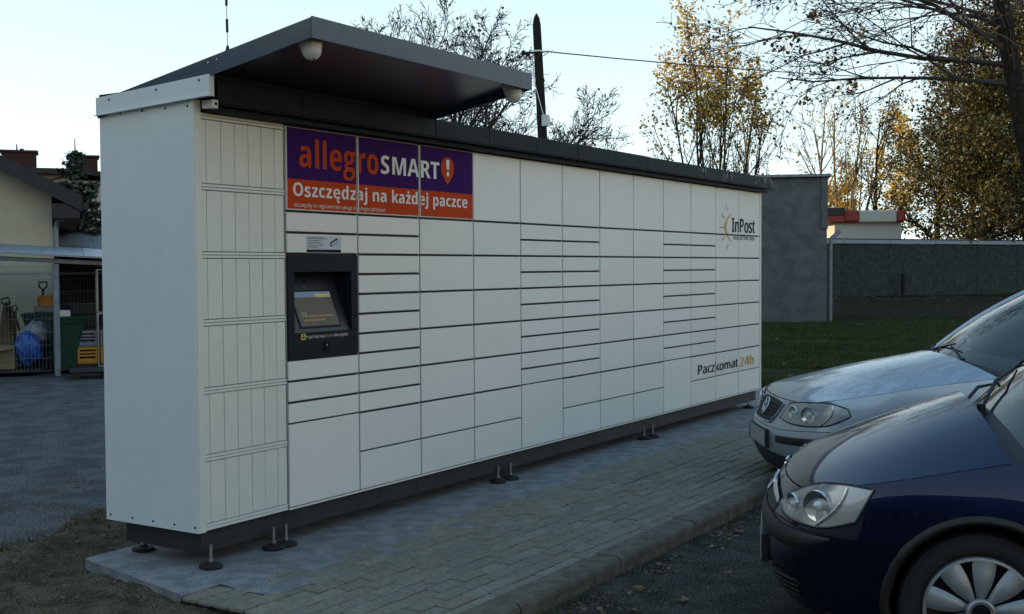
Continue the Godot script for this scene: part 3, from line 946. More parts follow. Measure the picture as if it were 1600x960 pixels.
	lettering("i odbierz wygodnie", 0.371, 0.508, 1.137, 0.016, 0.0066, M.letter_white, all, [T], false)
	var rd := Geo.new()
	rd.box(Vector3(0.297, 1.058, 0.0062), Vector3(0.347, 1.112, 0.012), 0.004)
	put("card_reader", rd, M.ink, T)
	put("reader_light", rect_geo(0.313, 0.321, 1.088, 1.096, 0.0126), M.paper, T)

# ---------------------------------------------------------------- left: shelter, houses
func crate(label: String, at: Vector3, turn: float, mat: Material, cell: Material, size := Vector3(0.40, 0.26, 0.30), group := "") -> Node3D:
	var c := thing("bottle_crate", label, "crate", at, turn, group)
	var e := size * 0.5
	var t := 0.012
	put("crate_floor", boxed(Vector3(-e.x, 0, -e.z), Vector3(e.x, 0.015, e.z)), mat, c)
	for sx in [-1, 1]:
		for sz in [-1, 1]:
			put("corner_post", boxed(Vector3(sx * e.x - (0.03 if sx > 0 else 0.0), 0.016, sz * e.z - (0.03 if sz > 0 else 0.0)), Vector3(sx * e.x + (0.03 if sx < 0 else 0.0), size.y, sz * e.z + (0.03 if sz < 0 else 0.0)), 0.004), mat, c)
	for k in 4:
		var y: float = 0.02 + (size.y - 0.03) * [0.0, 0.40, 0.62, 0.86][k]
		var hh: float = size.y * [0.22, 0.10, 0.10, 0.14][k]
		for s in [-1.0, 1.0]:
			put("crate_bar", boxed(Vector3(-e.x + 0.031, y, s * (e.z - t * 0.5) - t * 0.5), Vector3(e.x - 0.031, y + hh, s * (e.z - t * 0.5) + t * 0.5)), mat, c)
			put("crate_bar", boxed(Vector3(s * (e.x - t * 0.5) - t * 0.5, y, -e.z + 0.031), Vector3(s * (e.x - t * 0.5) + t * 0.5, y + hh, e.z - 0.031)), mat, c)
	for k in [-0.25, 0.25]:
		put("divider", boxed(Vector3(k * size.x - 0.004, 0.016, -e.z + 0.02), Vector3(k * size.x + 0.004, size.y * 0.8, e.z - 0.02)), cell, c)
	return c

func wheelie_bin(label: String, at: Vector3, turn: float, h: float) -> Node3D:
	var b := thing("wheelie_bin", label, "bin", at, turn, "green wheelie bins in the shelter")
	var g := Geo.new()
	var rows := []
	for lv in [[0.05, 0.20, 0.20], [h * 0.9, 0.245, 0.26], [h * 0.93, 0.27, 0.285], [h, 0.27, 0.285]]:
		var r := PackedVector3Array()
		for k in 17:
			var a := TAU * k / 16.0
			var c := Vector2(cos(a), sin(a))
			var q := pow(pow(absf(c.x), 5.0) + pow(absf(c.y), 5.0), -0.2)
			r.append(Vector3(c.x * q * lv[1], lv[0], c.y * q * lv[2]))
		rows.append(r)
	g.grid(rows, Vector3(0, h * 0.5, 0))
	put("tub", g, M.green_bin, b)
	put("lid", boxed(Vector3(-0.275, h + 0.002, -0.29), Vector3(0.275, h + 0.05, 0.30), 0.02), M.green_bin, b)
	for s in [-1, 1]:
		var w := Geo.new()
		w.lathe(Transform3D(Basis(Vector3.UP, Vector3.RIGHT, Vector3.FORWARD), Vector3(s * 0.2 - 0.02, 0.1, -0.27)), [Vector2(0, 0), Vector2(0.1, 0), Vector2(0.1, 0.045), Vector2(0, 0.045)], 16)
		put("wheel", w, M.rubber, b)
	return b

func bag(called: String, label: String, at: Vector3, size: Vector3, mat: Material, sd: int) -> void:
	var f := noise(1.6, 3, sd)
	var g := Geo.new()
	var rows := []
	for j in 19:
		var th := PI * j / 18.0
		var r := PackedVector3Array()
		for i in 29:
			var ph := TAU * i / 28.0
			var d := Vector3(sin(th) * cos(ph), cos(th), sin(th) * sin(ph))
			var k := 1.0 + 0.32 * f.get_noise_3dv(d * 1.1) + 0.10 * absf(f.get_noise_3dv(d * 3.7))
			r.append(d * k * size)
		rows.append(r)
	g.grid(rows, Vector3.ZERO)
	var o := put(called, g, mat)
	o.position = at
	tag(o, label, "bag")

func spade(label: String, foot: Vector3, top: Vector3, blade: bool) -> void:
	var s := thing("shovel", label, "shovel", foot)
	var t := top - foot
	var d := t.normalized()
	var sd := d.cross(Vector3(0.6, 0, -0.8)).normalized()
	var g := Geo.new()
	g.tube([t * 0.28, t * 0.90], [0.018], 8)
	put("shaft", g, M.wood_dark, s)
	g = Geo.new()
	g.tube([t * 0.90, t * 0.94 + sd * 0.055, t + sd * 0.06, t - sd * 0.06, t * 0.94 - sd * 0.055, t * 0.90], [0.014], 6)
	put("grip", g, M.black, s)
	g = Geo.new()
	var nz := sd.cross(d).normalized()
	g.prism(PackedVector2Array([Vector2(-0.11, 0.28 * t.length()), Vector2(-0.11, 0.06), Vector2(0, 0.0), Vector2(0.11, 0.06), Vector2(0.11, 0.28 * t.length())]), Transform3D(Basis(sd, d, nz), Vector3.ZERO), 0.006)
	put("blade", g, M.dull_steel, s)

func build_left_side() -> void:
	var S := frame(Vector3(6.187, -0.02, -10.259), Vector3(0.8, 0, 0.6))
	var turn := S.basis.get_euler().y
	# ---- shelter
	var sh := thing("lean_to_shelter", "low metal lean-to shelter with wire mesh front and bluish tin roof", "shelter", S.origin, turn)
	var roof := Geo.new()
	var x0 := -3.2; var x1 := 4.6
	for k in 13:
		var a := lerpf(x0, x1, k / 13.0); var b := lerpf(x0, x1, (k + 1) / 13.0)
		var ya := 1.775 - 0.055 * a; var yb := 1.775 - 0.055 * b
		var q := [Vector3(a + 0.003, ya, 0.16), Vector3(b - 0.003, yb, 0.16), Vector3(b - 0.003, yb + 0.17, -2.9), Vector3(a + 0.003, ya + 0.17, -2.9)]
		var g := Geo.new()
		var lo := []
		for p in q: lo.append(p - Vector3(0, 0.025, 0))
		g.flat(q, lo[0]); g.flat(lo, q[0] + Vector3(0, 1, 0))
		for e in 4: g.flat([q[e], q[(e + 1) % 4], lo[(e + 1) % 4], lo[e]], (q[0] + q[2]) * 0.5)
		put("roof_panel", g, M.tin, sh)
	put("front_beam", boxed(Vector3(x0, 1.60, -0.04), Vector3(x1, 1.665, 0.03), 0.004, Transform3D(Basis(Vector3(1, -0.055, 0), Vector3.UP, Vector3.BACK), Vector3(0, 0.05, 0))), M.dull_steel, sh)
	for x in [-2.7, 0.0, 3.2]:
		put("post", boxed(Vector3(x - 0.042, 0.0, -0.042), Vector3(x + 0.042, 1.64, 0.038), 0.006), M.dull_steel, sh)
		put("post", boxed(Vector3(x - 0.03, 0.0, -2.6), Vector3(x + 0.03, 1.84 - 0.055 * x, -2.54), 0.004), M.dull_steel, sh)
	var mesh_span := func(xa: float, xb: float, za: float, zb: float) -> void:
		var g := Geo.new()
		var n := int((xb - xa) / 0.05)
		for k in n + 1:
			var u := float(k) / n
			var p := Vector3(lerpf(xa, xb, u), 0, lerpf(za, zb, u))
			g.tube([p + Vector3(0, 0.08, 0), p + Vector3(0, 1.6, 0)], [0.0018], 3, false)
		for k in 9:
			var y := 0.08 + k * 0.19
			g.tube([Vector3(xa, y, za + 0.004), Vector3(xb, y, zb + 0.004)], [0.0024], 4, false)
		put("wire_mesh", g, M.dull_steel, sh, "", true)
		put("rail", boxed(Vector3(xa, 1.48, -0.012), Vector3(xb, 1.515, 0.012), 0.0, Transform3D(Basis.IDENTITY, Vector3(0, 0, (za + zb) * 0.5))), M.dull_steel, sh)
	mesh_span.call(-2.65, -0.05, -0.01, -0.01)
	mesh_span.call(0.05, 3.15, -0.9, -0.9)
	put("back_board", boxed(Vector3(0.02, 0.0, -2.75), Vector3(4.6, 1.9, -2.70)), M.fence_grey, sh)
	# ---- what is stored in it
	var P := func(u: float, y: float, z: float) -> Vector3: return S * Vector3(u, y, z)
	var box := thing("wooden_crate", "open wooden crate of rough boards at the left edge of the shelter", "crate", P.call(-0.98, 0.10, -0.75), turn)
	for k in 4:
		put("board", boxed(Vector3(-0.36, 0.02 + k * 0.12, 0.26), Vector3(0.36, 0.13 + k * 0.12, 0.285), 0.004), M.wood, box)
		put("board", boxed(Vector3(0.362, 0.02 + k * 0.12, -0.28), Vector3(0.385, 0.13 + k * 0.12, 0.285), 0.004), M.wood, box)
	put("crate_bottom", boxed(Vector3(-0.36, 0.0, -0.28), Vector3(0.36, 0.018, 0.255)), M.wood, box)
	for k in 3:
		var o := put("plank", boxed(Vector3(-0.05, 0, -0.012), Vector3(0.05, 0.95 - 0.08 * k, 0.012), 0.003), M.wood, self)
		o.transform = Transform3D(S.basis * Basis.from_euler(Vector3(-0.12, 0, -0.16 + 0.07 * k)), P.call(-0.86 + 0.11 * k, 0.13, -1.15 + 0.03 * k))
		tag(o, ["leftmost rough plank leaning behind the wooden crate", "middle rough plank leaning behind the wooden crate", "rightmost rough plank leaning behind the wooden crate, beside the shovels"][k], "plank", "planks leaning in the shelter")
	var cb := thing("cardboard_box", "torn brown cardboard box on the low trolley in the shelter", "box", P.call(-0.83, 0.11, -0.32), turn)
	put("carton", boxed(Vector3(-0.25, 0, -0.17), Vector3(0.25, 0.34, 0.17), 0.006), M.cardboard, cb)
	var fl := Geo.new()
	fl.grid([PackedVector3Array([Vector3(-0.24, 0.345, 0.172), Vector3(0, 0.36, 0.172), Vector3(0.24, 0.345, 0.172)]), PackedVector3Array([Vector3(-0.20, 0.30, 0.28), Vector3(0.02, 0.27, 0.30), Vector3(0.24, 0.31, 0.27)])], Vector3(0, -5, 0))
	put("flap", fl, M.cardboard, cb)
	var tr := thing("trolley", "low dark trolley under the cardboard box and blue bag", "trolley", P.call(-0.62, 0, -0.55), turn)
	put("deck", boxed(Vector3(-0.6, 0.065, -0.42), Vector3(0.42, 0.10, 0.42), 0.006), M.wood_dark, tr)
	for sx in [-0.5, 0.34]:
		for sz in [-0.32, 0.32]:
			var w := Geo.new()
			w.lathe(Transform3D(Basis(Vector3.UP, Vector3.RIGHT, Vector3.FORWARD), Vector3(sx, 0.032, sz)), [Vector2(0, 0), Vector2(0.032, 0), Vector2(0.032, 0.02), Vector2(0, 0.02)], 12)
			put("wheel", w, M.black, tr)
	spade("dark handled shovel leaning furthest left beside the planks", P.call(-0.50, 0.12, -0.9), P.call(-0.74, 1.12, -1.2), true)
	spade("dark handled shovel leaning just right of the leftmost shovel, behind the blue bag", P.call(-0.40, 0.12, -0.9), P.call(-0.63, 1.00, -1.1), true)
	spade("upright shovel standing against the house wall behind the yellow bucket", P.call(-0.22, 0.10, -1.5), P.call(-0.20, 1.36, -1.75), true)
	bag("blue_bag", "bulging shiny blue plastic rubbish bag on the trolley", P.call(-0.41, 0.40, -0.40), Vector3(0.185, 0.235, 0.17), M.bag_blue, 3)
	bag("grey_bag", "pale grey plastic bag behind the blue bag", P.call(-0.30, 0.60, -0.75), Vector3(0.22, 0.17, 0.18), M.bag_grey, 8)
	wheelie_bin("green wheelie bin right behind the shelter post, white box on its lid", P.call(0.13, 0.0, -0.55), turn + 0.1, 0.80)
	wheelie_bin("green wheelie bin left of the shelter post, half hidden by the bags", P.call(-0.22, 0.0, -1.25), turn - 0.1, 0.84)
	var wb := put("white_box", boxed(Vector3(-0.09, 0, -0.1), Vector3(0.09, 0.095, 0.1), 0.01), M.white)
	wb.transform = Transform3D(S.basis, P.call(0.10, 0.852, -0.5)); tag(wb, "small white box on the lid of the nearer green bin", "box")
	var gt := put("grey_tub", boxed(Vector3(-0.16, 0, -0.14), Vector3(0.16, 0.10, 0.14), 0.02), M.crate_grey)
	gt.transform = Transform3D(S.basis, P.call(-0.17, 0.893, -1.2)); tag(gt, "flat grey tub on the lid of the farther green bin", "tub")
	var yb2 := thing("yellow_bucket", "yellow plastic bucket standing on the grey tub", "bucket", P.call(-0.15, 0.994, -1.2), turn)
	var bg := Geo.new()
	bg.lathe(Transform3D(), [Vector2(0, 0), Vector2(0.125, 0), Vector2(0.14, 0.10), Vector2(0.105, 0.165), Vector2(0.09, 0.165), Vector2(0.085, 0.02), Vector2(0, 0.02)], 20)
	put("pail", bg, M.crate_yellow, yb2)
	for k in 2:
		var bb := put("black_box", boxed(Vector3(-0.19, 0, -0.16), Vector3(0.19, 0.19, 0.16), 0.012), M.black)
		bb.transform = Transform3D(S.basis, P.call(0.38 + 0.02 * k, 0.66 + 0.195 * k, -1.35))
		tag(bb, ["lower black plastic box stacked behind the bottle crates", "upper black plastic box stacked behind the bottle crates"][k], "box", "black boxes in the shelter")
	var st := thing("steel_shelf", "dark steel shelf carrying the black boxes", "shelf", P.call(0.45, 0, -1.35), turn)
	put("shelf_board", boxed(Vector3(-0.34, 0.63, -0.2), Vector3(0.42, 0.658, 0.2)), M.wood_dark, st)
	for q in [[-0.32, -0.18], [-0.32, 0.18], [0.40, -0.18], [0.40, 0.18]]:
		put("leg", boxed(Vector3(q[0] - 0.015, 0, q[1] - 0.015), Vector3(q[0] + 0.015, 0.628, q[1] + 0.015)), M.wood_dark, st)
	crate("yellow bottle crate, bottom of the left stack beside the green bin", P.call(0.42, 0.145, -0.50), turn, M.crate_yellow, M.wood_dark, Vector3(0.28, 0.25, 0.3), "bottle crates in the shelter")
	crate("grey bottle crate on top of the left yellow crate", P.call(0.42, 0.40, -0.50), turn, M.crate_grey, M.wood_dark, Vector3(0.28, 0.24, 0.3), "bottle crates in the shelter")
	crate("yellow bottle crate inside the roll cage, beside the locker", P.call(0.74, 0.145, -0.45), turn, M.crate_yellow, M.wood_dark, Vector3(0.27, 0.25, 0.3), "bottle crates in the shelter")
	crate("grey bottle crate on top of the yellow crate inside the roll cage", P.call(0.74, 0.40, -0.45), turn, M.crate_grey, M.wood_dark, Vector3(0.27, 0.24, 0.3), "bottle crates in the shelter")
	var cd := put("crate_stand", boxed(Vector3(-0.40, 0.0, -0.22), Vector3(0.42, 0.142, 0.22), 0.01), M.wood_dark)
	cd.transform = Transform3D(S.basis, P.call(0.60, 0.0, -0.48)); tag(cd, "low dark wooden platform under the stacks of bottle crates", "platform")
	var rc := thing("roll_cage", "tall pale steel roll cage trolley standing half behind the locker", "roll cage", P.call(0.78, 0.0, -0.2), turn)
	for q in [[-0.21, 0.12], [-0.13, 0.12], [0.40, 0.12], [-0.21, -0.5], [0.40, -0.5]]:
		var g := Geo.new()
		g.tube([Vector3(q[0], 0.08, q[1]), Vector3(q[0], 1.55, q[1])], [0.012], 8)
		put("upright", g, M.steel, rc)
	for y in [0.12, 0.90, 1.55]:
		for e in [[-0.21, 0.12, 0.40, 0.12], [-0.21, -0.5, 0.40, -0.5], [-0.21, 0.12, -0.21, -0.5], [0.40, 0.12, 0.40, -0.5]]:
			var g := Geo.new()
			g.tube([Vector3(e[0], y, e[1]), Vector3(e[2], y, e[3])], [0.010], 8)
			put("crossbar", g, M.steel, rc)
	for q in [[-0.18, 0.09], [0.37, 0.09], [-0.18, -0.47], [0.37, -0.47]]:
		var g := Geo.new()
		g.lathe(Transform3D(Basis(Vector3.UP, Vector3.RIGHT, Vector3.FORWARD), Vector3(q[0] - 0.015, 0.04, q[1])), [Vector2(0, 0), Vector2(0.04, 0), Vector2(0.04, 0.03), Vector2(0, 0.03)], 12)
		put("castor", g, M.rubber, rc)
	var pa := thing("pallet", "dark weathered pallet lying in front of the roll cage", "pallet", P.call(0.56, 0, 0.42), turn)
	for k in 5: put("deck_board", boxed(Vector3(-0.40, 0.105, -0.36 + k * 0.15), Vector3(0.75, 0.125, -0.25 + k * 0.15), 0.003), M.fence_grey, pa)
	for k in 3: put("runner", boxed(Vector3(-0.36 + k * 0.48, 0.0, -0.34), Vector3(-0.27 + k * 0.48, 0.1045, 0.34), 0.003), M.wood_dark, pa)
	# ---- nearer house with a gable towards the yard
	var H := thing("cream_house", "cream rendered house gable with dark brown eaves behind the shelter", "house", P.call(-0.06, 0, -4.2), turn)
	var g := Geo.new()
	var hw := 9.0
	g.prism(PackedVector2Array([Vector2(0, 0), Vector2(0, 2.90), Vector2(-hw * 0.5, 2.90 + 0.52 * hw * 0.5), Vector2(-hw, 2.90), Vector2(-hw, 0)]), Transform3D(Basis(), Vector3(0, 0, -8)), 8.0)
	put("wall", g, M.cream, H)
	for s in [0, 1]:
		var rg := Geo.new()
		var a := Vector2(0.50, 2.90 - 0.52 * 0.50 + 0.06); var b := Vector2(-hw * 0.5, 2.90 + 0.52 * hw * 0.5 + 0.06)
		if s == 1: a.x = -hw - a.x
		rg.prism(PackedVector2Array([a, b, b + Vector2(0, 0.14), a + Vector2(0, 0.14)]), Transform3D(Basis(), Vector3(0, 0, -8.4)), 8.95)
		put("roof", rg, M.eave, H)
		rg = Geo.new()
		rg.prism(PackedVector2Array([a + Vector2(0.0, -0.12), b + Vector2(0, -0.12), b + Vector2(0, 0.15), a + Vector2(0, 0.15)]), Transform3D(Basis(), Vector3(0, 0, 0.552)), 0.03)
		put("barge_board", rg, M.eave, H)
	put("eave_box", boxed(Vector3(0.003, 2.45, -8.3), Vector3(0.46, 2.72, 0.54), 0.01), M.eave, H)
	var gu := Geo.new()
	gu.tube([Vector3(0.555, 2.67, -8.3), Vector3(0.555, 2.67, 0.56)], [0.06], 10)
	put("gutter", gu, M.eave, H)
	gu = Geo.new()
	gu.tube([Vector3(0.50, 2.64, 0.45), Vector3(0.10, 2.42, 0.06), Vector3(0.06, 2.3, 0.05), Vector3(0.06, 0.1, 0.05)], [0.045], 10)
	put("downpipe", gu, M.tin, H)
	# ---- house behind with two brick chimneys
	var B := thing("pink_house", "dusky pink house with flat dark roof edge and two brick chimneys", "house", P.call(0, 0, -20.0), turn)
	put("wall", boxed(Vector3(-7, 0, -8), Vector3(0.62, 4.45, 0)), M.pink, B)
	put("side_wall", boxed(Vector3(0.623, 0, -8), Vector3(6.0, 4.30, -0.25)), M.cream, B)
	put("roof_edge", boxed(Vector3(-7.3, 4.452, -8.2), Vector3(0.9, 4.62, 0.32), 0.01), M.eave, B)
	var rr := Geo.new()
	rr.prism(PackedVector2Array([Vector2(0.903, 4.47), Vector2(6.3, 3.75), Vector2(6.3, 3.90), Vector2(0.903, 4.62)]), Transform3D(Basis(), Vector3(0, 0, -8.2)), 8.3)
	put("roof_edge", rr, M.eave, B)
	for q in [[-1.52, -0.55, 5.20, "chimney_pot"], [0.38, 1.22, 5.10, ""]]:
		var c := put("chimney", boxed(Vector3(q[0], 4.623, -1.3), Vector3(q[1], q[2] - 0.07, -0.4)), M.brick, B)
		put("chimney_cap", boxed(Vector3(q[0] - 0.06, q[2] - 0.068, -1.36), Vector3(q[1] + 0.06, q[2], -0.34), 0.01), M.eave, c)
		if q[3]:
			var cg := Geo.new()
			cg.tube([Vector3(-1.1, q[2], -0.8), Vector3(-1.1, q[2] + 0.22, -0.8)], [0.03, 0.015], 6)
			cg.tube([Vector3(-0.96, q[2], -0.8), Vector3(-0.96, q[2] + 0.08, -0.8)], [0.06], 8)
			put("chimney_pot", cg, M.eave, c)
	for q in [[-4.0, 2.2], [2.4, 2.1], [3.9, 2.1]]:
		var wn := put("window", boxed(Vector3(q[0], q[1], -0.04 if q[0] < 0 else -0.29), Vector3(q[0] + 1.0, q[1] + 1.2, 0.012 if q[0] < 0 else -0.238), 0.01), M.pav_white, B)
		put("pane", boxed(Vector3(q[0] + 0.07, q[1] + 0.07, 0.0125 if q[0] < 0 else -0.2375), Vector3(q[0] + 0.93, q[1] + 1.13, 0.015 if q[0] < 0 else -0.235)), M.pane, wn)
	var ca := Geo.new()
	ca.tube([Vector3(-3.5, 4.40, 0.06), Vector3(-0.8, 4.12, 0.06), Vector3(0.7, 4.50, 0.06)], [0.018], 5)
	put("cable", ca, M.eave, B)
	var am := thing("tv_aerial", "thin television aerial mast above the right chimney", "aerial", P.call(1.45, 4.62, -21.0), turn)
	var ag := Geo.new()
	ag.tube([Vector3(0, 0, 0), Vector3(0, 1.9, 0)], [0.022, 0.016], 6)
	put("mast", ag, M.dull_steel, am)
	ag = Geo.new()
	ag.tube([Vector3(-0.05, 1.82, 0), Vector3(0.35, 1.78, 0.1)], [0.012], 5)
	for k in 6: ag.tube([Vector3(0.02 + 0.06 * k, 1.62, 0.02 * k), Vector3(0.02 + 0.06 * k, 1.96, 0.02 * k)], [0.007], 4)
	ag.tube([Vector3(0, 1.35, 0), Vector3(0.3, 1.33, 0.05)], [0.010], 5)
	for k in 4: ag.tube([Vector3(0.05 + 0.07 * k, 1.22, 0.01 * k), Vector3(0.05 + 0.07 * k, 1.46, 0.01 * k)], [0.007], 4)
	put("antenna_array", ag, M.dull_steel, am)
	# ---- outbuilding with a worn roof
	var ob := thing("outbuilding", "low outbuilding with worn bluish grey roof behind the cream house", "outbuilding", P.call(-0.3, 0, -8.8), turn)
	put("wall", boxed(Vector3(0, 0, -2.6), Vector3(7.0, 1.85, 0)), M.eave, ob)
	for k in 6:
		var a := -0.2 + k * 1.25; var b := a + 1.245
		var ya := 2.14 - 0.115 * a; var yb2a := 2.14 - 0.115 * b
		var q := [Vector3(a, ya, 0.35), Vector3(b, yb2a, 0.35), Vector3(b, yb2a + 0.42, -2.7), Vector3(a, ya + 0.42, -2.7)]
		var rg := Geo.new()
		var lo := []
		for p in q: lo.append(p - Vector3(0, 0.06, 0))
		rg.flat(q, lo[0]); rg.flat(lo, q[0] + Vector3(0, 1, 0))
		for e in 4: rg.flat([q[e], q[(e + 1) % 4], lo[(e + 1) % 4], lo[e]], (q[0] + q[2]) * 0.5)
		put("roof_sheet", rg, M.old_roof, ob)
	# ---- block of flats out of frame to the left, whose shadow lies over the yard
	var c0 := Vector3(-4.8, 0, 4.5) + LF * 33.0 + FW * 22.0
	var F := frame(c0, FW)
	var bl := thing("apartment_block", "long plain block of flats beyond the yard, left of the view", "building", F.origin, F.basis.get_euler().y)
	put("wall", boxed(Vector3(0, 0, -11), Vector3(34, 14.4, 0)), M.pink, bl)
	put("roof_edge", boxed(Vector3(-0.3, 14.403, -11.3), Vector3(34.3, 14.8, 0.3)), M.eave, bl)
	var wg := Geo.new()
	for i in 9:
		for j in 4:
			wg.box(Vector3(2 + i * 3.5, 1.4 + j * 3.0, -0.05), Vector3(3.6 + i * 3.5, 2.9 + j * 3.0, 0.02))
	put("windows", wg, M.pane, bl, "", true)

	# ---- low workshop out of frame to the left, shading the lockers from the sun
	var F2 := frame(Vector3(-4.8, 0, 4.5) + LF * 17.0 - FW * 12.0, FW)
	var wk := thing("workshop", "long low workshop beyond the yard, left of the view", "building", F2.origin, F2.basis.get_euler().y)
	put("wall", boxed(Vector3(0, 0, -8), Vector3(36, 5.6, 0)), M.cream, wk)
	put("roof_edge", boxed(Vector3(-0.3, 5.603, -8.3), Vector3(36.3, 5.9, 0.3)), M.eave, wk)
	# ---- sunlit shop across the car park, behind the viewer
	var sp := thing("shop_building", "long pale sunlit shop across the car park, behind the viewer", "building", Vector3(5, 0, 24))
	put("wall", boxed(Vector3(-34, 0, 0), Vector3(40, 7.6, 14)), M.cream, sp)
	put("roof_edge", boxed(Vector3(-34.3, 7.603, -0.3), Vector3(40.3, 8.0, 14.3)), M.eave, sp)
	for i in 9:
		var sw2 := put("window", boxed(Vector3(-30 + i * 7.6, 0.3, -0.04), Vector3(-26.5 + i * 7.6, 2.6, -0.002)), M.pav_white, sp)
		put("pane", boxed(Vector3(-29.9 + i * 7.6, 0.4, -0.05), Vector3(-26.6 + i * 7.6, 2.5, -0.042)), M.pane, sw2)
	# ---- house behind the viewer, seen only in the reflections
	var hb := thing("brick_house", "brick house with dark pitched roof behind the viewer", "house", Vector3(-36, 0, -6), PI / 2)
	put("wall", boxed(Vector3(-30, 0, -9), Vector3(2, 7.4, 0)), M.brick, hb)
	var hr := Geo.new()
	hr.prism(PackedVector2Array([Vector2(0.6, 7.402), Vector2(-4.5, 10.6), Vector2(-9.6, 7.402)]), Transform3D(Basis(Vector3.BACK, Vector3.UP, Vector3.LEFT), Vector3(2.3, 0, 0)), 32.6)
	put("roof", hr, M.eave, hb)
	for i in 8:
		var wn := put("window", boxed(Vector3(-28 + i * 3.6, 1.2, 0.002), Vector3(-26.6 + i * 3.6, 2.7, 0.04)), M.pav_white, hb)
		put("pane", boxed(Vector3(-27.9 + i * 3.6, 1.3, 0.0405), Vector3(-26.7 + i * 3.6, 2.6, 0.045)), M.pane, wn)

# ---------------------------------------------------------------- right: blank wall, fence, kiosk, pole
func build_right_side() -> void:
	var R := frame(Vector3(26.165, -0.1, -5.052), Vector3(0.36, 0, 0.933))
	var turn := R.basis.get_euler().y
	var b := thing("blank_wall_building", "grey rendered windowless building end beyond the right end of the locker", "building", R.origin, turn)
	put("wall", boxed(Vector3(-9, 0, -6), Vector3(0, 3.98, 0), 0.01), M.render_grey, b)
	put("pilaster", boxed(Vector3(-0.155, 2.6, 0.001), Vector3(0.02, 3.975, 0.05), 0.01), M.render_grey, b)
	put("roof_cap", boxed(Vector3(-9.1, 3.983, -6.1), Vector3(0.10, 4.06, 0.12), 0.008), M.tin, b)
	var g := Geo.new()
	g.tube([Vector3(0.35, 2.55, -0.3), Vector3(0.13, 2.35, -0.2), Vector3(0.10, 2.2, -0.16), Vector3(0.10, 0.15, -0.16)], [0.055], 10)
	put("downpipe", g, M.dull_steel, b)
	# far concrete fence
	var E := frame(Vector3(44.6, 0.0, -12.2), Vector3(0.886, 0, 0.463))
	var f := thing("concrete_fence", "long grey concrete panel wall with pale metal capping across the grass", "wall", E.origin, E.basis.get_euler().y)
	for k in 10:
		put("panel", boxed(Vector3(k * 3.0 + 0.09, -0.2, -0.04), Vector3(k * 3.0 + 2.91, 2.498, 0.0 + rng.randf_range(-0.006, 0.006)), 0.006), M.fence_grey, f)
		put("post", boxed(Vector3(k * 3.0 - 0.08, -0.3, -0.07), Vector3(k * 3.0 + 0.08, 2.50, 0.012), 0.01), M.fence_grey, f)
		put("capping", boxed(Vector3(k * 3.0 - 0.095, 2.502, -0.12), Vector3(k * 3.0 + 2.895, 2.68, 0.09), 0.01), M.tin, f)
		var cg := Geo.new()
		for q in 20:
			cg.box(Vector3(k * 3.0 - 0.09 + q * 0.149, 2.682, -0.1), Vector3(k * 3.0 - 0.01 + q * 0.149, 2.735, 0.08))
		put("ridge", cg, M.eave, f, "", true)
	put("stump_post", boxed(Vector3(6.42, -0.2, 0.25), Vector3(6.55, 1.15, 0.36), 0.01), M.pole, f)
	# kiosk with red corners behind the fence
	var K := frame(Vector3(55.6, 0.3, -12.2), Vector3(0.531, 0, 0.847))
	var k := thing("kiosk", "small white flat roofed kiosk with red corners behind the fence", "kiosk", K.origin, K.basis.get_euler().y)
	put("wall", boxed(Vector3(-1.5, 0, -3), Vector3(1.9, 3.40, 0)), M.pav_white, k)
	put("fascia", boxed(Vector3(-0.35, 3.403, -3.4), Vector3(1.55, 4.02, 0.4), 0.06), M.pav_white, k)
	put("red_corner", boxed(Vector3(-1.05, 3.403, -3.4), Vector3(-0.352, 4.05, 0.42), 0.10), M.red, k)
	put("red_corner", boxed(Vector3(1.552, 3.403, -3.4), Vector3(2.0, 4.02, 0.42), 0.10), M.red, k)
	put("side_awning", boxed(Vector3(-2.4, 3.75, -3.4), Vector3(-1.052, 4.16, 0.3), 0.02), M.eave, k)
	put("awning_band", boxed(Vector3(-2.4, 3.42, -3.4), Vector3(-1.052, 3.748, 0.3), 0.02), M.red, k)
	# utility pole and its wires
	var p := thing("utility_pole", "weathered dark utility pole with pointed top behind the locker", "pole", Vector3(21.2, -0.05, -10.7))
	g = Geo.new()
	g.tube([Vector3(0, 0, 0), Vector3(-0.02, 4.0, -0.12), Vector3(-0.06, 7.75, -0.30)], [0.155, 0.13, 0.105], 14, false)
	g.tube([Vector3(-0.06, 7.75, -0.30), Vector3(-0.061, 7.93, -0.305), Vector3(-0.062, 8.05, -0.308)], [0.105, 0.075, 0.012], 14)
	put("shaft", g, M.pole, p)
	put("steel_band", boxed(Vector3(-0.19, 7.05, -0.42), Vector3(0.08, 7.10, -0.14), 0.01), M.steel, p)
	put("junction_box", boxed(Vector3(-0.20, 5.15, -0.10), Vector3(-0.02, 5.45, 0.06), 0.02), M.dome, p)
	g = Geo.new()
	g.tube([Vector3(-0.12, 5.45, -0.08), Vector3(-0.20, 6.3, -0.30), Vector3(-0.15, 7.0, -0.38)], [0.014], 6)
	put("drop_cable", g, M.dome, p)
	for q in [[0, -0.20, 7.06, -0.62], [1, -0.16, 7.02, -0.50]]:
		g = Geo.new()
		g.tube([Vector3(-0.05, 7.07, -0.30), Vector3(q[1], q[2], q[3])], [0.016], 6)
		put("bracket_arm", g, M.black, p)
		g = Geo.new()
		g.lathe(Transform3D(Basis(), Vector3(q[1], q[2] - 0.06, q[3])), [Vector2(0, 0), Vector2(0.05, 0), Vector2(0.06, 0.04), Vector2(0.035, 0.06), Vector2(0.055, 0.09), Vector2(0.03, 0.12), Vector2(0, 0.12)], 12)
		put("insulator", g, M.black, p)
	var pb := Vector3(21.2, -0.05, -10.7)
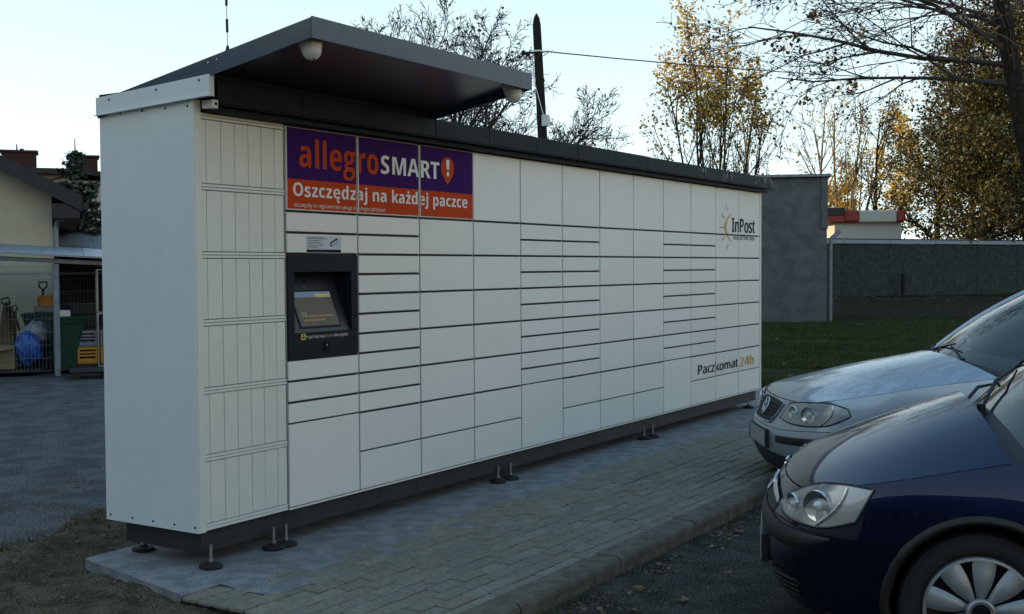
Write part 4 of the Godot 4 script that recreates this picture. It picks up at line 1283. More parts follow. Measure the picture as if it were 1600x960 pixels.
	wire("overhead_wire", "single overhead wire running right from the utility pole past the golden tree", pb + Vector3(-0.06, 7.10, -0.28), Vector3(62.0, 10.9, 1.6), 0.55, 0.017)
	wire("service_wire", "upper of two thin wires running left from the pole behind the canopy", pb + Vector3(-0.20, 7.06, -0.62), Vector3(25.4, 6.6, -21.0), 0.5, 0.009)
	wire("service_wire", "lower of two thin wires running left from the pole behind the canopy", pb + Vector3(-0.16, 7.02, -0.50), Vector3(25.6, 5.4, -19.0), 0.5, 0.009)

func wire(called: String, label: String, a: Vector3, b: Vector3, sag: float, r: float) -> void:
	var pts := []
	for k in 17:
		var t := k / 16.0
		pts.append(a.lerp(b, t) - Vector3(0, sag * 4.0 * t * (1 - t), 0))
	var g := Geo.new()
	g.tube(pts, [r], 5)
	var o := put(called, g, M.black)
	tag(o, label, "wire", "overhead wires")

# ---------------------------------------------------------------- trees
class Sapling:
	var g := Geo.new()
	var ends := []           # [point, direction] along the finest twigs
	var r := RandomNumberGenerator.new()
	var levels := 3
	var kids := [6, 6, 5]
	var angle := [0.7, 0.7, 0.7]
	var ratio := [0.6, 0.55, 0.5]
	var lift := [0.0, 0.05, 0.05]
	var wob := [0.08, 0.14, 0.2]
	var from := [0.3, 0.2, 0.2]
	var thin := 0.6
	var least := 0.006
	func grow(p: Vector3, d: Vector3, length: float, rad: float, lv: int) -> void:
		var n := 6 if lv == 0 else (5 if lv == 1 else 4)
		var pts := [p]
		var rads := [rad]
		var dirs := [d]
		for k in n:
			d = (d + Vector3(r.randfn(0, 1), r.randfn(0, 1), r.randfn(0, 1)) * wob[mini(lv, wob.size() - 1)] + Vector3.UP * lift[mini(lv, lift.size() - 1)]).normalized()
			p = p + d * length / n
			pts.append(p); dirs.append(d)
			rads.append(maxf(least, lerpf(rad, rad * 0.25, float(k + 1) / n)))
		g.tube(pts, rads, 8 if lv == 0 else (5 if lv == 1 else 3), false)
		if lv >= levels:
			for k in range(1, pts.size()): ends.append([pts[k], dirs[k]])
			return
		if lv == levels - 1:
			for k in range(2, pts.size()): ends.append([pts[k], dirs[k]])
		var cnt: int = kids[mini(lv, kids.size() - 1)]
		var spin := r.randf() * TAU
		for c in cnt:
			var t: float = lerpf(from[mini(lv, from.size() - 1)], 1.0, (c + r.randf()) / cnt)
			var i: int = clampi(int(t * n), 0, n - 1)
			var q: Vector3 = pts[i].lerp(pts[i + 1], t * n - i)
			var dd: Vector3 = dirs[i + 1]
			var side := dd.cross(Vector3(0.13, 0.2, 0.97)).normalized()
			spin += 2.4 + r.randf_range(-0.5, 0.5)
			side = side.rotated(dd, spin)
			var a: float = angle[mini(lv, angle.size() - 1)] * r.randf_range(0.7, 1.3)
			var nd := (dd * cos(a) + side * sin(a)).normalized()
			grow(q, nd, length * ratio[mini(lv, ratio.size() - 1)] * r.randf_range(0.7, 1.15) * (1.15 - 0.5 * t), maxf(least, rads[i] * thin), lv + 1)

func leaf_mesh() -> ArrayMesh:
	if M.has("leaf_mesh"): return M.leaf_mesh
	var g := Geo.new()
	for s in [-1.0, 1.0]:
		var a := Vector3(0, 0, 0); var b := Vector3(0.36 * s, 0.34, 0.10); var c := Vector3(0, 1.0, 0); var d := Vector3(0.30 * s, 0.72, 0.12)
		var n := (b - a).cross(c - a).normalized()
		if n.z < 0: n = -n
		g.face([a, b, d, c] if s > 0 else [a, c, d, b], n)
	M.leaf_mesh = g.mesh()
	return M.leaf_mesh

func leaves(parent: Node, spots: Array, size: float, cols: Array, glow: float, sd: int, droop := 0.6) -> void:
	var mm := MultiMesh.new()
	mm.transform_format = MultiMesh.TRANSFORM_3D
	mm.use_colors = true
	mm.mesh = leaf_mesh()
	mm.instance_count = spots.size()
	var r := RandomNumberGenerator.new(); r.seed = sd
	for i in spots.size():
		var s: float = size * r.randf_range(0.65, 1.3)
		var b := Basis.from_euler(Vector3(r.randf_range(-1.2, 1.2) + PI * droop, r.randf() * TAU, r.randf_range(-0.8, 0.8))).scaled(Vector3(s, s, s))
		mm.set_instance_transform(i, Transform3D(b, spots[i]))
		var c: Color = cols[r.randi() % cols.size()]
		mm.set_instance_color(i, c * r.randf_range(0.75, 1.25))
	var o := MultiMeshInstance3D.new()
	o.name = "leaves"; o.multimesh = mm; o.material_override = leaf_material(glow)
	o.set_meta("kind", "stuff")
	parent.add_child(o, true)

func spread(t: Sapling, per: float, reach: float, keep: Callable) -> Array:
	var out := []
	for e in t.ends:
		var k := per * float(keep.call(e[0]))
		var n := int(k) + (1 if t.r.randf() < k - int(k) else 0)
		for q in n:
			out.append(e[0] + Vector3(t.r.randfn(0, 1), t.r.randfn(0, 1), t.r.randfn(0, 1)) * reach)
	return out

func new_tree(sd: int, kids: Array, angle: Array, ratio: Array, lift: Array, wob: Array, from: Array) -> Sapling:
	var t := Sapling.new()
	t.r.seed = sd
	t.kids = kids; t.levels = kids.size(); t.angle = angle; t.ratio = ratio; t.lift = lift; t.wob = wob; t.from = from
	return t

func build_trees() -> void:
	var gold := [Color(0.70, 0.46, 0.07), Color(0.74, 0.53, 0.10), Color(0.52, 0.30, 0.05), Color(0.40, 0.28, 0.11)]
	var olive := [Color(0.085, 0.078, 0.020), Color(0.11, 0.088, 0.020), Color(0.060, 0.064, 0.016), Color(0.13, 0.092, 0.020), Color(0.045, 0.054, 0.015)]
	var dusk := [Color(0.10, 0.07, 0.035), Color(0.07, 0.05, 0.03), Color(0.13, 0.085, 0.035)]
	# golden poplar of several stems, leaves left mostly at the tips
	var at := Vector3(37.6, -0.1, -12.8)
	var o := thing("poplar_tree", "tall many-stemmed poplar with golden leaves left at its top", "tree", at)
	var t := new_tree(21, [9, 5, 3], [0.36, 0.5, 0.6], [0.36, 0.42, 0.45], [0.10, 0.10, 0.04], [0.035, 0.09, 0.16], [0.28, 0.15, 0.1])
	t.least = 0.009
	var sideways := Vector3(0.531, 0, 0.847)
	for k in 7:
		var lean: float = [-0.23, -0.14, -0.08, -0.01, 0.075, 0.155, 0.24][k]
		var hgt: float = [8.2, 9.3, 9.2, 8.4, 8.8, 7.8, 6.8][k]
		t.grow(Vector3.ZERO + sideways * lean * 1.5, (Vector3.UP + sideways * lean + FW * t.r.randf_range(-0.14, 0.14)).normalized(), hgt, 0.085, 0)
	put("branches", t.g, M.bark_grey, o)
	leaves(o, spread(t, 0.55, 0.20, func(p: Vector3) -> float:
		var s := p.dot(sideways)
		var h := p.y
		var k := 0.14
		if h > 6.9: k = 2.6
		elif s < -1.3: k = 1.3
		elif h > 6.5 and s > 1.2: k = 1.2
		elif h < 5.0: k = 0.3
		return k * 1.7), 0.135, gold, 0.9, 5)
	# bare trees behind the canopy
	for q in [[Vector3(20.6, -0.1, -15.9), 8.7, 37, "bare tree of fine twigs rising left of the others, behind the canopy front"], [Vector3(21.6, -0.1, -13.9), 8.9, 31, "large bare tree with a fan of dark twigs behind the canopy"], [Vector3(24.7, -0.1, -12.4), 6.7, 32, "smaller bare tree with dark twigs behind the utility pole"], [Vector3(30.5, -0.1, -15.2), 5.2, 36, "low bare shrubby tree between the pole and the golden poplar"]]:
		o = thing("bare_tree", q[3], "tree", q[0], 0.0, "bare trees behind the locker")
		t = new_tree(q[2], [12, 9, 7, 5], [0.80, 0.65, 0.6, 0.6], [0.66, 0.54, 0.52, 0.5], [0.04, 0.06, 0.06, 0.03], [0.05, 0.13, 0.17, 0.2], [0.16, 0.15, 0.15, 0.15])
		t.least = 0.0075
		t.grow(Vector3.ZERO, Vector3(0.02, 1, 0.03).normalized(), q[1] * 0.72, 0.17, 0)
		put("branches", t.g, M.twig, o)
		leaves(o, spread(t, 0.06, 0.05, func(_p): return 1.0), 0.09, dusk, 0.2, q[2])
	# pale far birches
	for q in [[Vector3(62.5, 0, -20.6), 41, "thin pale far tree just right of the golden poplar"], [Vector3(64.2, 0, -17.6), 42, "thin pale far tree above the blank grey wall"]]:
		o = thing("far_tree", q[2], "tree", q[0], 0.0, "thin far trees above the grey wall")
		t = new_tree(q[1], [8, 4, 3], [0.5, 0.6, 0.6], [0.4, 0.45, 0.5], [0.08, 0.06, 0.05], [0.05, 0.12, 0.18], [0.25, 0.2, 0.1])
		t.least = 0.010
		t.grow(Vector3.ZERO, Vector3.UP, 10.3, 0.14, 0)
		put("branches", t.g, M.bark_pale, o)
		leaves(o, spread(t, 0.35, 0.12, func(_p): return 1.0), 0.12, [Color(0.35, 0.28, 0.16), Color(0.30, 0.22, 0.10)], 0.5, q[1])
	# V-shaped young tree, sunlit
	o = thing("young_tree", "sunlit V-shaped young tree with few yellow leaves beside the kiosk", "tree", Vector3(66.3, 0, -16.3))
	t = new_tree(51, [6, 4, 3], [0.42, 0.5, 0.6], [0.42, 0.45, 0.5], [0.05, 0.07, 0.05], [0.04, 0.1, 0.16], [0.2, 0.2, 0.1])
	t.least = 0.012
	for k in [-0.30, -0.12, 0.03, 0.20]:
		t.grow(Vector3(0, 0, 0), (Vector3.UP + sideways * k).normalized(), 11.8 - absf(k) * 7.0, 0.13, 0)
	put("branches", t.g, M.bark_pale, o)
	leaves(o, spread(t, 0.55, 0.20, func(p: Vector3) -> float: return 2.6 if p.y < 7.6 and p.y > 4.6 else 0.8), 0.18, [Color(0.70, 0.50, 0.09), Color(0.66, 0.42, 0.07), Color(0.55, 0.42, 0.16)], 0.9, 51)
	# yellow trees glowing behind the kiosk
	for q in [[Vector3(66.2, 0, -14.4), 10.2, 52, 0.9, "slender tree of bronze leaves rising behind the kiosk roof", olive + gold, 0.15], [Vector3(85.2, 0, -17.9), 10.6, 53, 1.5, "bright yellow birch far behind the kiosk", [Color(0.78, 0.58, 0.12), Color(0.75, 0.50, 0.08), Color(0.80, 0.64, 0.20)], 0.20], [Vector3(78.0, 0, -20.3), 6.6, 54, 1.6, "short yellow bushy tree peeping over the kiosk roof", [Color(0.72, 0.50, 0.07), Color(0.66, 0.42, 0.06)], 0.2]]:
		o = thing("yellow_tree", q[4], "tree", q[0], 0.0, "trees behind the kiosk")
		t = new_tree(q[2], [9, 5, 3], [0.55, 0.6, 0.6], [0.34, 0.45, 0.5], [0.06, 0.04, 0.0], [0.04, 0.12, 0.18], [0.25, 0.2, 0.1])
		t.least = 0.012
		t.grow(Vector3.ZERO, Vector3(0.02, 1, 0.03).normalized(), q[1], 0.15, 0)
		put("branches", t.g, M.bark if q[2] == 52 else M.bark_pale, o)
		leaves(o, spread(t, 4.2 * q[3], 0.24, func(_p): return 1.0), q[6], q[5], 0.9, q[2])
	# dark mass of trees on the right
	var mass := [[Vector3(52.4, 0, -8.0), 9.5, 61, "dark leafy tree left in the dense group right of the kiosk"], [Vector3(50.0, 0, -6.0), 12.2, 62, "tall dark leafy tree in the middle of the dense right group"], [Vector3(49.0, 0, -3.6), 12.8, 63, "tall olive tree at the right edge of the dense group"], [Vector3(53.5, 0, -3.2), 11.5, 64, "olive brown tree behind the others at the right edge"], [Vector3(46.8, 0, -4.6), 8.0, 65, "lower bushy tree in front of the dense right group"], [Vector3(55.0, 0, -6.6), 11.0, 66, "brown leafy tree deep within the dense right group"]]
	for q in mass:
		o = thing("leafy_tree", q[3], "tree", Vector3(-4.8, 0, 4.5) + (q[0] - Vector3(-4.8, 0, 4.5)) * 1.2, 0.0, "dense trees behind the fence")
		t = new_tree(q[2], [16, 8, 5], [0.85, 0.7, 0.7], [0.36, 0.48, 0.5], [0.03, 0.03, -0.02], [0.05, 0.13, 0.18], [0.16, 0.15, 0.1])
		t.least = 0.012
		t.grow(Vector3.ZERO, (Vector3.UP + sideways * t.r.randf_range(-0.05, 0.05)).normalized(), q[1] * 1.12, 0.20, 0)
		put("branches", t.g, M.bark, o)
		leaves(o, spread(t, {61: 2.0, 62: 3.4, 63: 5.2, 64: 5.0, 65: 2.8, 66: 2.2}[q[2]], 0.36, func(p: Vector3) -> float: return 1.25 if p.y > 2.2 else 0.9), 0.17, olive, 0.4, q[2])
	# near tree reaching in from the right
	o = thing("overhanging_tree", "near tree at the right edge whose dark limbs reach across the sky", "tree", Vector3(13.85, -0.05, 2.45))
	t = new_tree(71, [8, 6, 4], [0.5, 0.6, 0.6], [0.55, 0.5, 0.5], [0.0, 0.0, -0.03], [0.10, 0.16, 0.2], [0.22, 0.15, 0.1])
	t.least = 0.0045
	var trunk := [Vector3(0, 0, 0), Vector3(-0.08, 1.2, -0.28), Vector3(-0.25, 3.5, -0.76), Vector3(-0.33, 4.8, -0.98), Vector3(-0.42, 6.6, -1.25), Vector3(-0.6, 8.4, -1.5)]
	var tg := Geo.new()
	tg.tube(trunk, [0.20, 0.165, 0.135, 0.12, 0.09, 0.05], 12, false)
	put("trunk", tg, M.bark, o)
	var left := -sideways
	var on_trunk := func(y: float) -> Vector3:
		for i in range(1, trunk.size()):
			if y <= trunk[i].y or i == trunk.size() - 1:
				return trunk[i - 1].lerp(trunk[i], clampf((y - trunk[i - 1].y) / (trunk[i].y - trunk[i - 1].y), 0, 1))
		return Vector3.ZERO
	t.grow(trunk[5], Vector3(-0.1, 1, -0.1).normalized(), 2.6, 0.045, 0)
	t.grow(on_trunk.call(7.9), (sideways * 0.6 + Vector3.UP * 0.9).normalized(), 2.6, 0.04, 0)
	for q in [[4.15, 0.13, -0.14, 3.5, 0.055], [4.45, 0.02, -0.15, 3.9, 0.07], [4.62, -0.20, 0.10, 3.3, 0.05], [4.75, 0.10, 0.18, 3.6, 0.06], [5.1, 0.25, 0.25, 3.4, 0.05], [5.5, -0.10, 0.35, 3.4, 0.05], [6.0, 0.2, 0.3, 3.2, 0.05], [4.3, -0.7, 0.25, 3.0, 0.05], [5.0, 0.8, 0.4, 3.0, 0.05], [6.4, 0.0, 0.6, 2.8, 0.045], [7.2, -0.3, 0.9, 2.4, 0.04]]:
		var y: float = q[0]
		var base: Vector3 = on_trunk.call(y)
		t.grow(base, (left + FW * q[1] * 1.4 + Vector3.UP * (q[2] + 0.22)).normalized(), q[3] * 0.98, q[4] * 0.62, 0)
	for q in 6:
		t.grow(on_trunk.call(5.2 + q * 0.45), (sideways * t.r.randf_range(0.2, 1.0) + FW * t.r.randf_range(-0.8, 0.8) + Vector3.UP * 0.5).normalized(), 3.0, 0.05, 0)
	var tufts := [Vector3(-4.38, 3.70, -2.63), Vector3(-4.60, 4.33, -2.95), Vector3(-4.40, 4.36, -2.75), Vector3(-4.10, 4.13, -2.40), Vector3(-3.90, 3.82, -2.20), Vector3(-4.2, 4.72, -2.6), Vector3(-3.6, 4.55, -2.2)]
	for q in tufts:
		var away2: Vector3 = q + sideways * 0.75 + Vector3(0, 0.34, 0)
		t.g.tube([q + Vector3(0, -0.05, 0), q + Vector3(0.02, 0.10, 0.03), q + sideways * 0.35 + Vector3(0, 0.26, 0), away2], [0.0045, 0.005, 0.006, 0.007], 3, false)
		t.grow(away2, (sideways + Vector3(0, 0.25, 0)).normalized(), 1.3, 0.008, 2)
	put("branches", t.g, M.twig, o)
	var spots := spread(t, 0.55, 0.07, func(p: Vector3) -> float: return 0.45 if p.dot(left) > 2.4 else 1.3)
	# hanging tufts at a few twig ends
	for q in tufts:
		for k in 30:
			spots.append(q + Vector3(t.r.randfn(0, 0.05), t.r.randf_range(-0.12, 0.07), t.r.randfn(0, 0.05)))
	leaves(o, spots, 0.062, dusk, 0.3, 71)
	# spruce beside the houses
	build_spruce(Vector3(13.45, 0.0, -19.2), 4.65)

func build_spruce(at: Vector3, h: float) -> void:
	var o := thing("spruce_tree", "dark green spruce with pointed tip between the houses and the locker", "tree", at)
	var r := RandomNumberGenerator.new(); r.seed = 9
	var g := Geo.new()
	g.tube([Vector3(0, 0, 0), Vector3(0.02, h * 0.6, 0), Vector3(0, h, 0)], [0.10, 0.05, 0.010], 7, false)
	var nd := []
	for k in 17:
		var t := k / 17.0
		var y := lerpf(0.4, h * 0.96, pow(t, 0.92))
		var n := 8 if t < 0.7 else 5
		var len0 := lerpf(1.65, 0.14, t) * r.randf_range(0.85, 1.1)
		for i in n:
			var a := TAU * i / n + r.randf_range(-0.3, 0.3)
			var d := Vector3(cos(a), 0, sin(a))
			var ln := len0 * r.randf_range(0.6, 1.15)
			var pts := []
			for q in 5:
				var u := q / 4.0
				pts.append(Vector3(0, y, 0) + d * ln * u + Vector3(0, -0.10 * ln * u + 0.16 * ln * u * u + (0.3 * ln * u if t > 0.8 else 0.0), 0))
			g.tube(pts, [0.014, 0.011, 0.008, 0.006, 0.004], 3, false)
			var sd := d.cross(Vector3.UP)
			for q in int(ln * 210.0) + (12 if t < 0.75 else 2):
				var u := r.randf()
				var p: Vector3 = pts[mini(int(u * 4), 3)].lerp(pts[mini(int(u * 4), 3) + 1], u * 4 - int(u * 4))
				nd.append(p + sd * r.randfn(0, 0.10) * ln * (1.15 - u) + Vector3(0, r.randf_range(-0.09, 0.02), 0))
	put("trunk", g, M.bark, o)
	leaves(o, nd, 0.11, [Color(0.06, 0.085, 0.06), Color(0.075, 0.10, 0.072), Color(0.045, 0.066, 0.05)], 0.15, 9)

# ---------------------------------------------------------------- cars
# A car's skin is given in plan (f back from the nose, l sideways) and height h; +x is the car's right, +z its rear.
class CarSkin:
	var pf := PackedVector2Array()      # dense plan line, nose centre to tail centre
	var arc := PackedFloat32Array()
	var total := 0.0
	var side := []                       # [height, inset]
	var nose := []
	var tail := []
	var top := []                        # [f, upper edge]
	func setup(ctrl: Array) -> void:
		var c := Curve2D.new()
		for i in ctrl.size():
			var a: Vector2 = ctrl[maxi(i - 1, 0)]; var b: Vector2 = ctrl[mini(i + 1, ctrl.size() - 1)]
			var tg := (b - a) * 0.5
			if i == 0 or i == ctrl.size() - 1: tg = Vector2(0, (b - a).y)
			var l0: float = (ctrl[i] - a).length() if i > 0 else 0.0
			var l1: float = (b - ctrl[i]).length() if i < ctrl.size() - 1 else 0.0
			var u := tg.normalized()
			c.add_point(ctrl[i], -u * l0 / 3.0, u * l1 / 3.0)
		c.bake_interval = 0.01
		pf = c.get_baked_points()
		var s := 0.0
		for i in pf.size():
			if i: s += pf[i].distance_to(pf[i - 1])
			arc.append(s)
		total = s
	func plan(s: float) -> Array:
		s = clampf(s, 0.0, total)
		var i := clampi(arc.bsearch(s), 1, arc.size() - 1)
		var t := (s - arc[i - 1]) / maxf(arc[i] - arc[i - 1], 1e-6)
		var p := pf[i - 1].lerp(pf[i], t)
		var a := pf[maxi(i - 4, 0)]; var b := pf[mini(i + 3, pf.size() - 1)]
		var tg := (b - a).normalized()
		if s < 0.03: tg = Vector2(0, 1).lerp(tg, s / 0.03).normalized()
		return [p, Vector2(-tg.y, tg.x)]
	func s_of(f: float) -> float:        # arc length where the flank passes f
		for i in range(1, pf.size()):
			if pf[i].x >= f: return arc[i]
		return total
	static func tab(t: Array, x: float) -> float:
		var n := t.size()
		if x <= t[0][0]: return t[0][1]
		if x >= t[n - 1][0]: return t[n - 1][1]
		for i in range(1, n):
			if x <= t[i][0]:
				var a = t[i - 1]; var b = t[i]
				var p = t[maxi(i - 2, 0)]; var q = t[mini(i + 1, n - 1)]
				var h: float = b[0] - a[0]
				var u: float = (x - a[0]) / h
				var ma: float = (b[1] - p[1]) / maxf(b[0] - p[0], 1e-6) * h
				var mb: float = (q[1] - a[1]) / maxf(q[0] - a[0], 1e-6) * h
				var lim: float = 3.0 * absf(b[1] - a[1])
				ma = clampf(ma, -lim, lim); mb = clampf(mb, -lim, lim)
				var u2 := u * u; var u3 := u2 * u
				return (2 * u3 - 3 * u2 + 1) * a[1] + (u3 - 2 * u2 + u) * ma + (-2 * u3 + 3 * u2) * b[1] + (u3 - u2) * mb
		return t[n - 1][1]
	func edge(s: float) -> float:
		return tab(top, plan(s)[0].x)
	func at(sgn: float, s: float, h: float, off := 0.0) -> Vector3:
		var pn := plan(s)
		var p: Vector2 = pn[0]; var n: Vector2 = pn[1]
		var w := n.x * n.x
		var endt: Array = nose if n.x < 0 else tail
		var ins := lerpf(tab(side, h), tab(endt, h), w)
		p = p - n * (ins - off)
		return Vector3(sgn * p.y, h, p.x)

func along(pts: Array, u: float) -> Vector2:     # smooth run through control points
	var n := pts.size() - 1
	var x := clampf(u, 0, 1) * n
	var i := mini(int(x), n - 1)
	var t := x - i
	var a: Vector2 = pts[i]; var b: Vector2 = pts[i + 1]
	return a.cubic_interpolate(b, pts[maxi(i - 1, 0)], pts[mini(i + 2, n)], t)

func skin_patch(g: Geo, k: CarSkin, sgn: float, upper: Array, lower: Array, nx: int, ny: int, off := 0.0, bulge := 0.0) -> void:
	var rows := []
	for j in ny + 1:
		var r := PackedVector3Array()
		for i in nx + 1:
			var u := float(i) / nx
			var p := along(lower, u).lerp(along(upper, u), float(j) / ny)
			var e := sin(PI * u) * sin(PI * j / ny)
			r.append(k.at(sgn, p.x, p.y, off + bulge * sqrt(maxf(e, 0.0))))
		rows.append(r)
	g.grid(rows, Vector3(0, 0.5, 2.0))

# skin between two heights, each a Callable of s
func skin_run(g: Geo, k: CarSkin, sgn: float, s0: float, s1: float, lo: Callable, hi: Callable, n: int, ny: int, off := 0.0) -> void:
	var rows := []
	for j in ny + 1:
		var r := PackedVector3Array()
		for i in n + 1:
			var s := lerpf(s0, s1, float(i) / n)
			var a: float = lo.call(s); var b: float = maxf(hi.call(s), a + 0.002)
			r.append(k.at(sgn, s, lerpf(a, b, float(j) / ny), off))
		rows.append(r)
	g.grid(rows, Vector3(0, 0.5, 2.0))

func coons(g: Geo, c0: Array, c1: Array, d0: Array, d1: Array, away: Vector3, crown := 0.0, soft := 0.5) -> void:
	# c0 front edge, c1 rear edge (same count), d0 left edge, d1 right edge (same count)
	var rows := []
	var n := c0.size() - 1; var m := d0.size() - 1
	for j in m + 1:
		var v := float(j) / m
		var r := PackedVector3Array()
		for i in n + 1:
			var u := float(i) / n
			var p: Vector3 = c0[i] * (1 - v) + c1[i] * v + d0[j] * (1 - u) + d1[j] * u - (c0[0] * (1 - u) * (1 - v) + c0[n] * u * (1 - v) + c1[0] * (1 - u) * v + c1[n] * u * v)
			p.y += crown * (1.0 - pow(absf(2 * u - 1), 2.4)) * pow(v, soft) * (1.0 - 0.35 * v)
			r.append(p)
		rows.append(r)
	g.grid(rows, away)

func arc3(a: Vector3, m: Vector3, b: Vector3, n: int) -> Array:      # arc through three points
	var out := []
	for i in n + 1:
		var t := float(i) / n
		var c := m * 2.0 - (a + b) * 0.5
		out.append(a * (1 - t) * (1 - t) + c * 2 * t * (1 - t) + b * t * t)
	return out

func mirror(pts: Array) -> Array:
	var out := []
	for p in pts: out.append(Vector3(-p.x, p.y, p.z))
	return out

func paint(col: Color, metal: float, rough: float) -> StandardMaterial3D:
	var m := plain(col, rough, metal)
	m.clearcoat_enabled = true; m.clearcoat = 0.7; m.clearcoat_roughness = 0.015; m.metallic_specular = 0.2
	return m

func build_wheel(car: Node3D, at: Vector3, r: float, sgn: float, spokes: int) -> void:
	var w := Node3D.new(); w.name = "wheel"; w.position = at
	car.add_child(w, true)
	var t := Transform3D(Basis(Vector3(0, 1, 0), Vector3(sgn, 0, 0), Vector3(0, 0, 1)), Vector3.ZERO)   # local y points outwards
	var g := Geo.new()
	var rr := r * 0.71
	g.lathe(t, [Vector2(rr - 0.01, -0.19), Vector2(rr + 0.02, -0.19), Vector2(r - 0.02, -0.18), Vector2(r, -0.16), Vector2(r, -0.03), Vector2(r - 0.006, -0.012), Vector2(r - 0.025, -0.001), Vector2(r - 0.05, 0.006), Vector2(rr + 0.018, 0.004), Vector2(rr + 0.004, -0.006), Vector2(rr - 0.006, -0.02)], 48)
	put("tyre", g, M.rubber, w)
	g = Geo.new()
	g.lathe(t, [Vector2(rr - 0.004, -0.018), Vector2(rr - 0.02, -0.04), Vector2(0.06, -0.07), Vector2(0.0, -0.07)], 36)
	put("rim", g, M.black, w)
	var capm: StandardMaterial3D = M.hubcap
	g = Geo.new()
	g.lathe(t, [Vector2(rr - 0.001, -0.010), Vector2(rr - 0.004, 0.004), Vector2(rr - 0.014, 0.006), Vector2(rr - 0.02, -0.012)], 48)
	put("rim_edge", g, capm, w)
	for k in spokes:
		var a0 := TAU * k / spokes + 0.08
		g = Geo.new()
		var rows := []
		for j in 7:
			var v := j / 6.0
			var rad := lerpf(0.052, rr - 0.013, v)
			var half := lerpf(0.30, 0.225, v) * TAU / spokes * 1.66 * (0.92 + 0.10 * sin(v * PI))
			var row := PackedVector3Array()
			for i in 7:
				var q := i / 3.0 - 1.0
				var ang := a0 + half * q * 0.93
				var lift := 0.018 * sin(minf(v * 1.15, 1.0) * PI * 0.75 + 0.25) - 0.014 * pow(absf(q), 3.0) + 0.002
				row.append(t * Vector3(rad * cos(ang), lift, rad * sin(ang)))
			rows.append(row)
		g.grid(rows, Vector3(-sgn, 0, 0) * 5.0)
		put("spoke", g, capm, w)
	g = Geo.new()
	g.lathe(t, [Vector2(0.056, 0.010), Vector2(0.054, 0.026), Vector2(0.046, 0.031), Vector2(0.040, 0.024), Vector2(0.0, 0.024)], 30)
	put("hub", g, capm, w)
	g = Geo.new()
	g.lathe(t, [Vector2(0.036, 0.025), Vector2(0.034, 0.029), Vector2(0.0, 0.030)], 24)
	put("hub_badge", g, M.ink, w)

